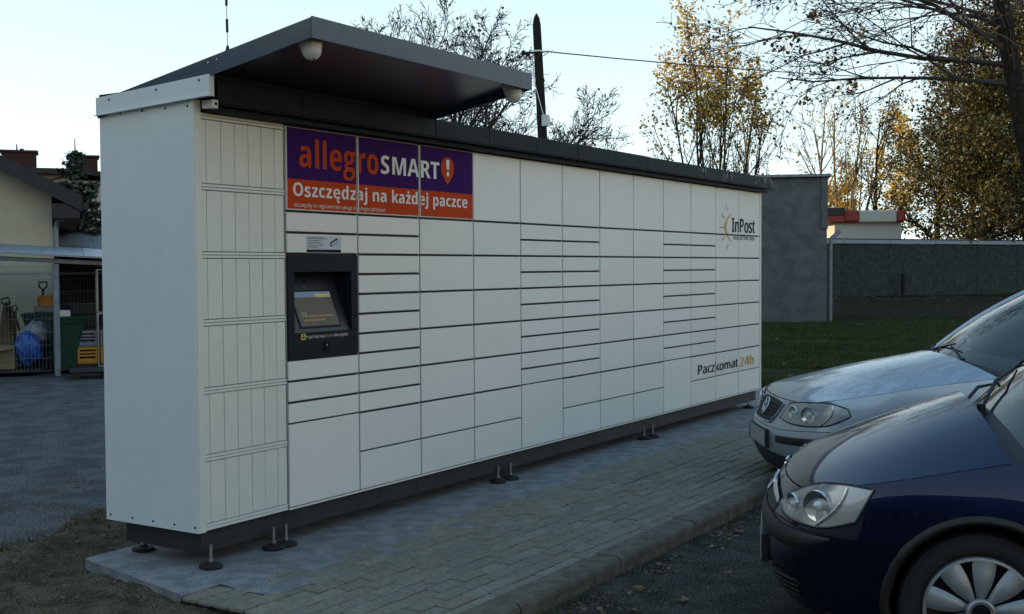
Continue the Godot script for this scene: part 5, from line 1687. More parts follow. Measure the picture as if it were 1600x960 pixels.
func build_car(c: Dictionary) -> void:
	var car := thing(c.name, c.label, "car", c.at, c.turn, "cars parked nose to the kerb")
	var k := CarSkin.new()
	k.side = c.side; k.nose = c.nose; k.tail = c.tail; k.top = c.top
	k.setup(c.plan)
	var body: Material = c.paint
	var wf: float = c.wheel_f; var wr: float = c.wheel_r; var R: float = c.arch; var wy: float = c.wheel_y
	var sill := 0.20
	var arch := func(f: float) -> float:
		for w in [wf, wr]:
			if absf(f - w) < R: return wy + sqrt(R * R - (f - w) * (f - w))
		return 0.0
	var low := func(s: float) -> float: return maxf(sill, arch.call(k.plan(s)[0].x))
	var bump: Callable = c.bump        # upper edge of the bumper along s
	var top := func(s: float) -> float: return k.edge(s)
	var cut := func(f: float) -> float: return k.s_of(f)
	var a_up: float = wf - sqrt(maxf(R * R - pow(c.bump_h - wy, 2), 0.0004))
	var s_b: float = k.s_of(a_up - 0.004)
	var s_door: float = k.s_of(c.door0)
	var s_door1: float = k.s_of(c.door1)
	var s_tail: float = k.s_of(c.tail0)
	var s_end := k.total
	var gap := 0.0022
	var under := Geo.new()
	for sg in [-1.0, 1.0]:
		skin_run(under, k, sg, 0.0, s_end, func(s): return maxf(0.24, arch.call(k.plan(s)[0].x)), func(s): return k.edge(s) - 0.012, 160, 8, -0.016)
	put("inner_shell", under, M.black, car)
	# bumper, wings, doors, quarters
	var g := Geo.new()
	for sg in [-1.0, 1.0]:
		skin_run(g, k, sg, 0.0, s_b, low, func(s): return bump.call(s) - gap, 60, 10)
	put("front_bumper", g, body, car)
	g = Geo.new()
	for sg in [-1.0, 1.0]:
		skin_run(g, k, sg, 0.0, k.s_of(c.nose_end), func(s): return bump.call(s) + gap, func(s): return k.edge(s) - gap, 40, 10)
	put("nose_panel", g, body, car)
	for sg in [-1.0, 1.0]:
		g = Geo.new()
		skin_run(g, k, sg, k.s_of(c.nose_end), s_door - gap, func(s): return maxf(arch.call(k.plan(s)[0].x), (bump.call(s) + gap) if k.plan(s)[0].x < wf else sill), top, 70, 12)
		put("front_wing", g, body, car)
		g = Geo.new()
		skin_run(g, k, sg, s_door + gap, s_door1 - gap, low, top, 30, 12)
		var dr := put("door", g, body, car)
		var hg := Geo.new()
		var hs := s_door1 - 0.18
		hg.tube([k.at(sg, hs - 0.09, 0.86, 0.0), k.at(sg, hs - 0.07, 0.86, 0.03), k.at(sg, hs + 0.07, 0.865, 0.03), k.at(sg, hs + 0.09, 0.865, 0.0)], [0.014], 8)
		put("handle", hg, body, dr)
		g = Geo.new()
		skin_run(g, k, sg, s_door1 + gap, s_tail - gap, low, top, 70, 12)
		put("rear_wing", g, body, car)
		# wheel arch lip and wheels
		for w in [wf, wr]:
			g = Geo.new()
			var rows := [PackedVector3Array(), PackedVector3Array(), PackedVector3Array(), PackedVector3Array()]
			for i in 41:
				var a := lerpf(-0.10, PI + 0.10, i / 40.0)
				for q in 4:
					var rad: float = R + [-0.002, -0.002, 0.5 * c.lip, c.lip][q]
					var f: float = w - cos(a) * rad; var h: float = wy + sin(a) * rad
					rows[q].append(k.at(sg, k.s_of(f), maxf(h, 0.19), [-0.05, 0.007, 0.011, 0.002][q]))
			g.grid(rows, Vector3(0, wy, w))
			put("arch_trim", g, c.lip_mat, car)
		for w in [wf, wr]:
			var wg := Geo.new()
			wg.lathe(Transform3D(Basis(Vector3(0, 1, 0), Vector3(sg, 0, 0), Vector3(0, 0, 1)), Vector3(0, wy, w)), [Vector2(0, 0.30), Vector2(R + 0.005, 0.30), Vector2(R + 0.005, c.half - 0.05)], 40)
			build_wheel(car, Vector3(sg * (c.half - 0.045), wy, w), wy + 0.012, sg, c.spokes)
			put("wheel_well", wg, M.black, car)
	g = Geo.new()
	for sg in [-1.0, 1.0]:
		skin_run(g, k, sg, s_tail + gap, s_end, low, top, 50, 12)
	put("rear_bumper", g, body, car)
	put("floor_pan", boxed(Vector3(-c.half + 0.12, 0.17, 0.25), Vector3(c.half - 0.12, 0.22, c.length - 0.25)), M.black, car)
	# bonnet
	var sA: float = k.s_of(c.hood_f); var sC: float = k.s_of(c.cowl_f)
	var nx := 32; var ny := 30
	var c0 := []; var c1 := []; var d0 := []; var d1 := []
	for i in nx + 1:
		var q := 2.0 * i / nx - 1.0
		c0.append(k.at(signf(q) if q != 0 else 1.0, absf(q) * sA, k.edge(absf(q) * sA) + gap, 0.0))
	for j in ny + 1:
		var s := lerpf(sA, sC, float(j) / ny)
		d0.append(k.at(-1, s, k.edge(s) + gap, -0.001)); d1.append(k.at(1, s, k.edge(s) + gap, -0.001))
	var mid := Vector3(0, c.cowl_h, c.cowl_mid)
	c1 = arc3(d0[ny], mid, d1[ny], nx)
	g = Geo.new()
	coons(g, c0, c1, d0, d1, Vector3(0, -2, 1), c.crown, 0.55)
	var hood := put("bonnet", g, body, car)
	# scuttle between bonnet and screen
	var w0 := []
	for p in c1: w0.append(p + Vector3(0, 0.012, 0.085))
	g = Geo.new()
	var dip := []
	for i in c1.size(): dip.append(c1[i].lerp(w0[i], 0.45) + Vector3(0, -0.035, 0))
	g.grid([PackedVector3Array(c1), PackedVector3Array(dip), PackedVector3Array(w0)], Vector3(0, -3, 1))
	put("scuttle", g, M.black, car)
	# screen, roof and glass
	var tr := Vector3(c.roof_l, c.roof_h - 0.035, c.roof_f + 0.10)
	var tm := Vector3(0, c.roof_h + 0.005, c.roof_f)
	var w1 := arc3(Vector3(-tr.x, tr.y, tr.z), tm, tr, nx)
	var e0 := []; var e1 := []
	for j in 13:
		var v := j / 12.0
		var p: Vector3 = w0[0].lerp(w1[0], v) + Vector3(0, 0.035, -0.01) * sin(PI * v)
		e0.append(p); e1.append(Vector3(-p.x, p.y, p.z))
	g = Geo.new()
	coons(g, w0, w1, e0, e1, Vector3(0, -1, 3), 0.0)
	put("windscreen", g, M.car_glass, car)
	g = Geo.new()     # dark band round the edge of the screen
	var band := []
	for i in nx + 1: band.append(w0[i].lerp(w1[i], 0.09) + Vector3(0, -0.004, 0.004))
	var low_edge := []
	for p in w0: low_edge.append(p + Vector3(0, -0.004, 0.004))
	g.grid([PackedVector3Array(low_edge), PackedVector3Array(band)], Vector3(0, -1, 3))
	put("screen_band", g, M.black, car)
	var rear_top := Vector3(c.roof_l - 0.02, c.roof_h - 0.06, c.rear_f)
	var rail := []
	for j in 17:
		var v := j / 16.0
		rail.append(tr.lerp(rear_top, v) + Vector3(0.02, 0.04, 0) * sin(PI * v))
	var r1 := arc3(Vector3(-rear_top.x, rear_top.y, rear_top.z), Vector3(0, c.roof_h - 0.03, c.rear_f + 0.03), rear_top, nx)
	g = Geo.new()
	coons(g, w1, r1, mirror(rail), rail, Vector3(0, -3, 2), 0.03, 0.6)
	put("roof", g, body, car)
	# side glass, pillars
	var sR := k.s_of(c.glass_end)
	for sg in [-1.0, 1.0]:
		var belt := []
		var top_e := []
		for j in 17:
			var v := j / 16.0
			var s := lerpf(k.s_of(c.cowl_f + 0.10), sR, v)
			belt.append(k.at(sg, s, k.edge(s), -0.012))
			var rp: Vector3 = rail[j]
			top_e.append(Vector3(sg * rp.x, rp.y - 0.015, rp.z))
		g = Geo.new()
		var rows := []
		for q in 7:
			var v := q / 6.0
			var r := PackedVector3Array()
			for j in 17: r.append(belt[j].lerp(top_e[j], v) + Vector3(sg * 0.03 * sin(PI * v), 0, 0))
			rows.append(r)
		g.grid(rows, Vector3(0, 1.0, 2.0))
		put("side_window", g, M.car_glass, car)
		g = Geo.new()
		var pil := []
		for j in 13: pil.append(Vector3(sg * absf(e0[j].x) + sg * 0.012, e0[j].y, e0[j].z + 0.02))
		g.tube(pil, [0.034], 8)
		put("pillar", g, body, car)
		g = Geo.new()
		g.tube([belt[8], top_e[8]], [0.03], 8)
		put("pillar", g, M.black, car)
		g = Geo.new()
		g.tube([belt[16], top_e[16]], [0.05], 8)
		put("pillar", g, body, car)
		g = Geo.new()
		var rt := []
		for j in 17: rt.append(Vector3(sg * rail[j].x, rail[j].y - 0.004, rail[j].z))
		g.tube(rt, [0.022], 8)
		put("roof_rail", g, body, car)
		# mirror
		var ms: float = k.s_of(c.cowl_f + 0.42)
		var mp: Vector3 = k.at(sg, ms, k.edge(ms) + 0.01, 0.0)
		g = Geo.new()
		var mr := []
		for j in 9:
			var th := PI * j / 8.0
			var r := PackedVector3Array()
			for i in 13:
				var ph := TAU * i / 12.0
				r.append(mp + Vector3(sg * 0.12, 0.07, 0.0) + Vector3(0.105 * cos(th), 0.07 * sin(th) * cos(ph), 0.06 * sin(th) * sin(ph)))
			mr.append(r)
		g.grid(mr, mp + Vector3(sg * 0.12, 0.07, 0.0))
		g.tube([mp, mp + Vector3(sg * 0.06, 0.04, 0)], [0.025], 8)
		put("wing_mirror", g, body, car)
	# tail: rear window down to the rear edge of the skin
	var te := []
	for i in nx + 1:
		var q := 2.0 * i / nx - 1.0
		var s := lerpf(s_end, sR, absf(q))
		te.append(k.at(signf(q) if q != 0 else 1.0, s, k.edge(s), -0.012))
	g = Geo.new()
	var f0 := []; var f1 := []
	for j in 9: f0.append(r1[0].lerp(te[0], j / 8.0)); f1.append(r1[nx].lerp(te[nx], j / 8.0))
	coons(g, r1, te, f0, f1, Vector3(0, 0.5, 2), 0.0)
	put("rear_window", g, M.car_glass, car)
	# cabin
	put("dashboard", boxed(Vector3(-c.half + 0.2, 0.70, c.cowl_mid + 0.30), Vector3(c.half - 0.2, c.cowl_h - 0.02, c.cowl_mid + 0.66), 0.05), M.black, car)
	for x in [-0.36, 0.36]:
		var st := put("seat", boxed(Vector3(x - 0.23, 0.35, c.cowl_mid + 1.35), Vector3(x + 0.23, 1.05, c.cowl_mid + 1.52), 0.05), M.seat, car)
		put("headrest", boxed(Vector3(x - 0.12, 1.08, c.cowl_mid + 1.40), Vector3(x + 0.12, 1.24, c.cowl_mid + 1.50), 0.03), M.seat, st)
	g = Geo.new()
	var sw := []
	for i in 25: sw.append(Vector3(-0.36 + 0.18 * cos(TAU * i / 24), 0.95 + 0.16 * sin(TAU * i / 24), c.cowl_mid + 0.78 - 0.09 * sin(TAU * i / 24)))
	g.tube(sw, [0.015], 8)
	put("steering_wheel", g, M.black, car)
	# wipers
	for q in c.wipers:
		g = Geo.new()
		var a: Vector3 = w0[int(q[0] * nx)] + Vector3(0, 0.004, -0.03)
		var ei := int(q[1] * nx)
		var b: Vector3 = w0[ei].lerp(w1[ei], q[2]) + Vector3(0, 0.025, -0.02)
		var m2 := a.lerp(b, 0.45) + Vector3(0, 0.03, -0.015)
		g.tube([a + Vector3(0, -0.02, 0), a + Vector3(0, 0.02, 0)], [0.018], 8)
		g.tube([a, m2, b.lerp(m2, 0.2)], [0.009, 0.009, 0.006], 6)
		var bi := int(q[3] * nx)
		var b2: Vector3 = w0[bi].lerp(w1[bi], q[4]) + Vector3(0, 0.018, -0.014)
		g.tube([b + (b - b2) * 0.25, b2], [0.007], 5)
		put("wiper", g, M.black, car)
	c.details.call(car, k, hood)

func lamp(car: Node3D, k: CarSkin, sg: float, upper: Array, lower: Array, bowls: Array, depth: float) -> void:
	var h := Node3D.new(); h.name = "headlight"
	car.add_child(h, true)
	var g := Geo.new()
	skin_patch(g, k, sg, upper, lower, 28, 12, 0.003)
	put("housing", g, M.lamp_back, h)
	for b in bowls:          # s, h, radius, dish
		g = Geo.new()
		var p: Vector3 = k.at(sg, b[0], b[1], 0.004)
		var n: Vector3 = (k.at(sg, b[0], b[1], 0.1) - p).normalized()
		var x: Vector3 = n.cross(Vector3.UP).normalized()
		var t := Transform3D(Basis(x, n, x.cross(n)), p)
		var pr := []
		for i in 9:
			var u := i / 8.0
			pr.append(Vector2(b[2] * u, b[3] * (u * u) + 0.002))
		pr.append(Vector2(b[2] * 1.06, b[3] + 0.002)); pr.append(Vector2(b[2] * 1.10, 0.0))
		g.lathe(t, pr, 28)
		put("reflector", g, M.chrome, h)
		g = Geo.new()
		var bp := []
		for i in 7: bp.append(Vector2(b[2] * 0.36 * cos(PI * 0.5 * i / 6.0), b[3] * 0.2 + b[2] * 0.30 * sin(PI * 0.5 * i / 6.0)))
		g.lathe(t, bp, 18)
		put("bulb", g, M.bulb, h)
	g = Geo.new()
	skin_patch(g, k, sg, upper, lower, 28, 12, 0.008, depth)
	put("lens", g, M.lamp_glass, h)
	g = Geo.new()
	var dv := []
	var du: float = 0.70
	for i in 9:
		var q := along(lower, du - 0.06).lerp(along(upper, du + 0.10), lerpf(0.06, 0.94, i / 8.0))
		dv.append(k.at(sg, q.x + 0.03 * sin(PI * i / 8.0), q.y, 0.008))
	g.tube(dv, [0.007], 6)
	put("divider", g, M.chrome, h)
	# dark seal round the lens
	g = Geo.new()
	var ring := []
	for i in 29: var q := along(lower, i / 28.0); ring.append(k.at(sg, q.x, q.y, 0.004))
	for i in 29: var q := along(upper, 1.0 - i / 28.0); ring.append(k.at(sg, q.x, q.y, 0.004))
	ring.append(ring[0])
	g.tube(ring, [0.0055], 5)
	put("seal", g, M.black, h)

func ring_tube(g: Geo, t: Transform3D, rx: float, ry: float, r: float, n := 32) -> void:
	var pts := []
	for i in n + 1: pts.append(t * Vector3(rx * cos(TAU * i / n), ry * sin(TAU * i / n), 0))
	g.tube(pts, [r], 6, false)

func front_frame(k: CarSkin, h: float, off: float) -> Transform3D:     # x right as seen from ahead, y up the nose, z out
	var p: Vector3 = k.at(1, 0.0, h, off)
	var up := (k.at(1, 0.0, h + 0.03, off) - k.at(1, 0.0, h - 0.03, off)).normalized()
	var x := Vector3.LEFT
	return Transform3D(Basis(x, up, x.cross(up)), p)

func build_cars() -> void:
	M.hubcap = plain(lin(0.30, 0.33, 0.35), 0.42, 0.45)
	M.chrome = plain(lin(0.72, 0.74, 0.76), 0.10, 1.0)
	M.lamp_back = plain(lin(0.34, 0.37, 0.38), 0.28, 0.85)
	M.bulb = plain(lin(0.55, 0.60, 0.62), 0.08, 0.3)
	M.lamp_glass = plain(Color(0.90, 0.96, 0.97, 0.10), 0.03)
	M.lamp_glass.transparency = BaseMaterial3D.TRANSPARENCY_ALPHA
	M.car_glass = plain(Color(0.22, 0.27, 0.27, 0.55), 0.02)
	M.car_glass.transparency = BaseMaterial3D.TRANSPARENCY_ALPHA
	M.seat = plain(lin(0.03, 0.032, 0.036), 0.9)
	M.plastic = patchy(Color(0.010, 0.0105, 0.011), Color(0.018, 0.0185, 0.019), 0.5, 0.55, 0.0, 61, 0.2)
	M.plate = plain(lin(0.36, 0.38, 0.38), 0.6)
	var blue := paint(lin(0.007, 0.013, 0.046), 0.85, 0.30)
	var silver := paint(lin(0.40, 0.47, 0.54), 0.75, 0.36)
	# ---- dark blue small car
	build_car({
		"name": "parked_car", "label": "dark blue small car in front, nose to the kerb, with silver wheel cover", "at": Vector3(0.425, ROAD + 0.015, 2.575), "turn": deg_to_rad(19.5),
		"paint": blue, "half": 0.823, "length": 3.84, "wheel_f": 0.825, "wheel_r": 3.32, "wheel_y": 0.29, "arch": 0.345, "lip": 0.034, "lip_mat": M.plastic, "spokes": 9,
		"plan": [Vector2(0, 0), Vector2(0.012, 0.22), Vector2(0.055, 0.44), Vector2(0.145, 0.61), Vector2(0.29, 0.725), Vector2(0.52, 0.795), Vector2(0.84, 0.82), Vector2(1.5, 0.823), Vector2(2.6, 0.82), Vector2(3.3, 0.79), Vector2(3.66, 0.70), Vector2(3.79, 0.52), Vector2(3.83, 0.28), Vector2(3.84, 0)],
		"side": [[0.15, 0.06], [0.22, 0.035], [0.35, 0.012], [0.5, 0.0], [0.62, 0.006], [0.74, 0.022], [0.84, 0.05], [0.94, 0.085], [1.04, 0.12]],
		"nose": [[0.15, 0.13], [0.21, 0.07], [0.30, 0.02], [0.40, 0.0], [0.50, 0.0], [0.545, 0.012], [0.60, 0.045], [0.66, 0.075], [0.72, 0.13], [0.80, 0.24]],
		"tail": [[0.2, 0.06], [0.35, 0.01], [0.5, 0.0], [0.6, 0.05], [0.8, 0.08], [1.0, 0.12]],
		"top": [[0.0, 0.69], [0.10, 0.697], [0.25, 0.728], [0.45, 0.772], [0.8, 0.840], [1.1, 0.890], [1.5, 0.945], [2.6, 1.02], [3.4, 1.03], [3.9, 1.0]],
		"bump": func(s): return 0.56 - 0.02 * smoothstep(0.4, 0.9, s), "bump_h": 0.54, "nose_end": 0.16, "door0": 1.26, "door1": 2.35, "tail0": 3.62,
		"hood_f": 0.17, "cowl_f": 0.93, "cowl_h": 0.995, "cowl_mid": 0.87, "crown": 0.095,
		"roof_l": 0.53, "roof_h": 1.50, "roof_f": 1.64, "rear_f": 3.35, "glass_end": 3.55,
		"wipers": [[0.42, 0.66, 0.30, 0.95, 0.16], [0.80, 0.98, 0.22, 0.60, 0.14]],
		"details": blue_details,
	})
	# ---- silver car
	build_car({
		"name": "parked_car", "label": "silver car parked beyond the dark blue car, nose over the pavement", "at": Vector3(3.33, ROAD + 0.015, 1.476), "turn": deg_to_rad(32.0),
		"paint": silver, "half": 0.873, "length": 4.70, "wheel_f": 0.93, "wheel_r": 3.63, "wheel_y": 0.31, "arch": 0.355, "lip": 0.02, "lip_mat": silver, "spokes": 7,
		"plan": [Vector2(0, 0), Vector2(0.014, 0.25), Vector2(0.06, 0.48), Vector2(0.15, 0.655), Vector2(0.32, 0.785), Vector2(0.58, 0.85), Vector2(0.95, 0.87), Vector2(2.4, 0.873), Vector2(3.6, 0.86), Vector2(4.3, 0.80), Vector2(4.58, 0.66), Vector2(4.67, 0.40), Vector2(4.70, 0)],
		"side": [[0.15, 0.06], [0.22, 0.035], [0.35, 0.012], [0.5, 0.0], [0.62, 0.006], [0.74, 0.022], [0.86, 0.05], [0.96, 0.085], [1.06, 0.12]],
		"nose": [[0.15, 0.12], [0.21, 0.07], [0.30, 0.02], [0.38, 0.0], [0.47, 0.0], [0.52, 0.02], [0.58, 0.055], [0.66, 0.09], [0.72, 0.13], [0.80, 0.24]],
		"tail": [[0.2, 0.06], [0.35, 0.01], [0.5, 0.0], [0.6, 0.03], [0.8, 0.05], [1.0, 0.10]],
		"top": [[0.0, 0.70], [0.12, 0.705], [0.3, 0.735], [0.55, 0.775], [0.9, 0.83], [1.3, 0.875], [1.7, 0.92], [2.8, 0.985], [4.2, 0.99], [4.8, 0.98]],
		"bump": func(s): return 0.505 + 0.03 * smoothstep(0.3, 1.0, s), "bump_h": 0.53, "nose_end": 0.20, "door0": 1.45, "door1": 2.55, "tail0": 4.45,
		"hood_f": 0.20, "cowl_f": 1.40, "cowl_h": 0.965, "cowl_mid": 1.26, "crown": 0.065,
		"roof_l": 0.56, "roof_h": 1.46, "roof_f": 2.1, "rear_f": 3.45, "glass_end": 4.05,
		"wipers": [[0.30, 0.55, 0.10, 0.88, 0.05], [0.62, 0.80, 0.08, 0.97, 0.06]],
		"details": silver_details,
	})

func blue_details(car: Node3D, k: CarSkin, _hood: Node3D) -> void:
	for sg in [-1.0, 1.0]:
		lamp(car, k, sg, [Vector2(0.37, 0.616), Vector2(0.49, 0.676), Vector2(0.65, 0.728), Vector2(0.83, 0.752), Vector2(0.97, 0.745)], [Vector2(0.37, 0.606), Vector2(0.49, 0.578), Vector2(0.65, 0.570), Vector2(0.77, 0.574), Vector2(0.90, 0.612)], [[0.53, 0.630, 0.042, 0.010], [0.72, 0.652, 0.060, 0.012]], 0.016)
		var g := Geo.new()
		skin_patch(g, k, sg, [Vector2(0.0, 0.556), Vector2(0.3, 0.556), Vector2(0.6, 0.542), Vector2(0.8, 0.536)], [Vector2(0.0, 0.475), Vector2(0.3, 0.468), Vector2(0.6, 0.465), Vector2(0.8, 0.525)], 30, 6, 0.005, 0.008)
		put("bumper_strip", g, M.plastic, car)
		g = Geo.new()
		skin_patch(g, k, sg, [Vector2(0.34, 0.34), Vector2(0.5, 0.345), Vector2(0.64, 0.33)], [Vector2(0.34, 0.24), Vector2(0.5, 0.245), Vector2(0.60, 0.26)], 12, 6, 0.004)
		put("lower_intake", g, M.black, car)
		for q in 4:
			g = Geo.new()
			var pts := []
			for i in 9: pts.append(k.at(sg, lerpf(0.35, 0.62, i / 8.0), 0.255 + q * 0.022 + 0.004 * i / 8.0, 0.008))
			g.tube(pts, [0.005], 5)
			put("intake_bar", g, M.plastic, car)
		# chrome bar
		g = Geo.new()
		skin_patch(g, k, sg, [Vector2(0.0, 0.660), Vector2(0.15, 0.650), Vector2(0.335, 0.622)], [Vector2(0.0, 0.618), Vector2(0.15, 0.610), Vector2(0.335, 0.598)], 16, 4, 0.012, 0.008)
		put("chrome_bar", g, M.chrome, car)
		g = Geo.new()
		skin_patch(g, k, sg, [Vector2(0.0, 0.612), Vector2(0.15, 0.606), Vector2(0.33, 0.594)], [Vector2(0.0, 0.564), Vector2(0.15, 0.562), Vector2(0.33, 0.562)], 16, 3, 0.004)
		put("grille", g, M.black, car)
		# side repeater
		g = Geo.new()
	var t := front_frame(k, 0.640, 0.020)
	var e := Geo.new()
	ring_tube(e, t, 0.050, 0.050, 0.005)
	e.prism(PackedVector2Array([Vector2(-0.070, 0.004), Vector2(0.002, 0.018), Vector2(-0.004, 0.004), Vector2(0.070, -0.004), Vector2(-0.002, -0.018), Vector2(0.004, -0.004)]), t, 0.006)
	put("emblem", e, M.chrome, car)
	plate(car, k, 0.385)

func silver_details(car: Node3D, k: CarSkin, _hood: Node3D) -> void:
	for sg in [-1.0, 1.0]:
		lamp(car, k, sg, [Vector2(0.43, 0.685), Vector2(0.56, 0.702), Vector2(0.74, 0.715), Vector2(0.88, 0.720), Vector2(1.00, 0.690)], [Vector2(0.36, 0.580), Vector2(0.52, 0.562), Vector2(0.72, 0.560), Vector2(0.88, 0.578), Vector2(1.02, 0.640)], [[0.54, 0.630, 0.046, 0.010], [0.72, 0.635, 0.054, 0.012]], 0.015)
		var g := Geo.new()
		skin_patch(g, k, sg, [Vector2(0.0, 0.690), Vector2(0.15, 0.688), Vector2(0.33, 0.672)], [Vector2(0.0, 0.535), Vector2(0.13, 0.535), Vector2(0.24, 0.540)], 16, 6, 0.003)
		put("grille", g, M.black, car)
		for q in 5:
			var v := (q + 0.6) / 5.2
			g = Geo.new()
			var pts := []
			for i in 9:
				var u := i / 8.0
				pts.append(k.at(sg, lerpf(0.0, lerpf(0.235, 0.325, v), u), lerpf(0.54, lerpf(0.685, 0.668, u), v), 0.010))
			g.tube(pts, [0.008], 6)
			put("grille_slat", g, M.plastic, car)
		g = Geo.new()
		var fr := []
		for q in [[0.0, 0.530], [0.13, 0.530], [0.235, 0.534], [0.285, 0.60], [0.335, 0.674]]: fr.append(k.at(sg, q[0], q[1], 0.006))
		g.tube(fr, [0.008], 6)
		put("grille_frame", g, car.get_node("bonnet").material_override, car)
		g = Geo.new()
		skin_patch(g, k, sg, [Vector2(0.40, 0.465), Vector2(0.7, 0.478), Vector2(1.05, 0.490)], [Vector2(0.40, 0.415), Vector2(0.7, 0.425), Vector2(1.05, 0.440)], 24, 4, 0.005, 0.006)
		put("rubbing_strip", g, M.plastic, car)
		g = Geo.new()
		skin_patch(g, k, sg, [Vector2(0.0, 0.335), Vector2(0.3, 0.335), Vector2(0.62, 0.33)], [Vector2(0.0, 0.215), Vector2(0.3, 0.215), Vector2(0.58, 0.225)], 20, 5, 0.004)
		put("lower_intake", g, M.black, car)
	var t := front_frame(k, 0.625, 0.020)
	var e := Geo.new()
	ring_tube(e, t, 0.060, 0.060, 0.0055)
	for s in [-1.0, 1.0]:
		for seg in [[0.036 * s, 0.050, 0.0, 0.006], [0.058 * s, 0.012, 0.028 * s, -0.052], [0.028 * s, -0.052, 0.0, -0.004]]:
			e.tube([t * Vector3(seg[0], seg[1], 0.002), t * Vector3(seg[2], seg[3], 0.002)], [0.0055], 5)
	put("emblem", e, M.chrome, car)
	plate(car, k, 0.42)

func plate(car: Node3D, k: CarSkin, h: float) -> void:
	var p: Vector3 = k.at(1, 0.0, h, 0.006)
	var b := Geo.new()
	b.box(Vector3(-0.26, h - 0.055, p.z - 0.009), Vector3(0.26, h + 0.055, p.z - 0.004), 0.002)
	var o := put("number_plate", b, M.plate, car)
	put("plate_band", boxed(Vector3(0.222, h - 0.050, p.z - 0.0105), Vector3(0.254, h + 0.050, p.z - 0.0092)), plain(lin(0.02, 0.05, 0.25), 0.4), o)
	put("plate_holder", boxed(Vector3(-0.27, h - 0.067, p.z - 0.0035), Vector3(0.27, h + 0.064, p.z + 0.03), 0.006), M.black, car)

# ---------------------------------------------------------------- leaves and grass
func fallen_leaf_mesh(sd: int) -> ArrayMesh:
	var r := RandomNumberGenerator.new(); r.seed = sd
	var g := Geo.new()
	var outline := []
	var lobes := [0.45, 0.30, 0.85, 0.42, 1.0, 0.42, 0.85, 0.30, 0.45, 0.18]
	for i in lobes.size():
		var a := -PI * 0.42 + (PI * 1.84) * i / (lobes.size() - 1)
		outline.append(Vector3(cos(a) * lobes[i] * 0.5, 0.12 * r.randf_range(0.0, 1.0) * lobes[i], sin(a) * lobes[i] * 0.5))
	var c := Vector3(0, 0.02, -0.05)
	for i in outline.size():
		var a: Vector3 = outline[i]; var b: Vector3 = outline[(i + 1) % outline.size()]
		var n := (b - c).cross(a - c).normalized()
		if n.y < 0: n = -n
		g.tri(c, a, b, n, n, n)
	return g.mesh()

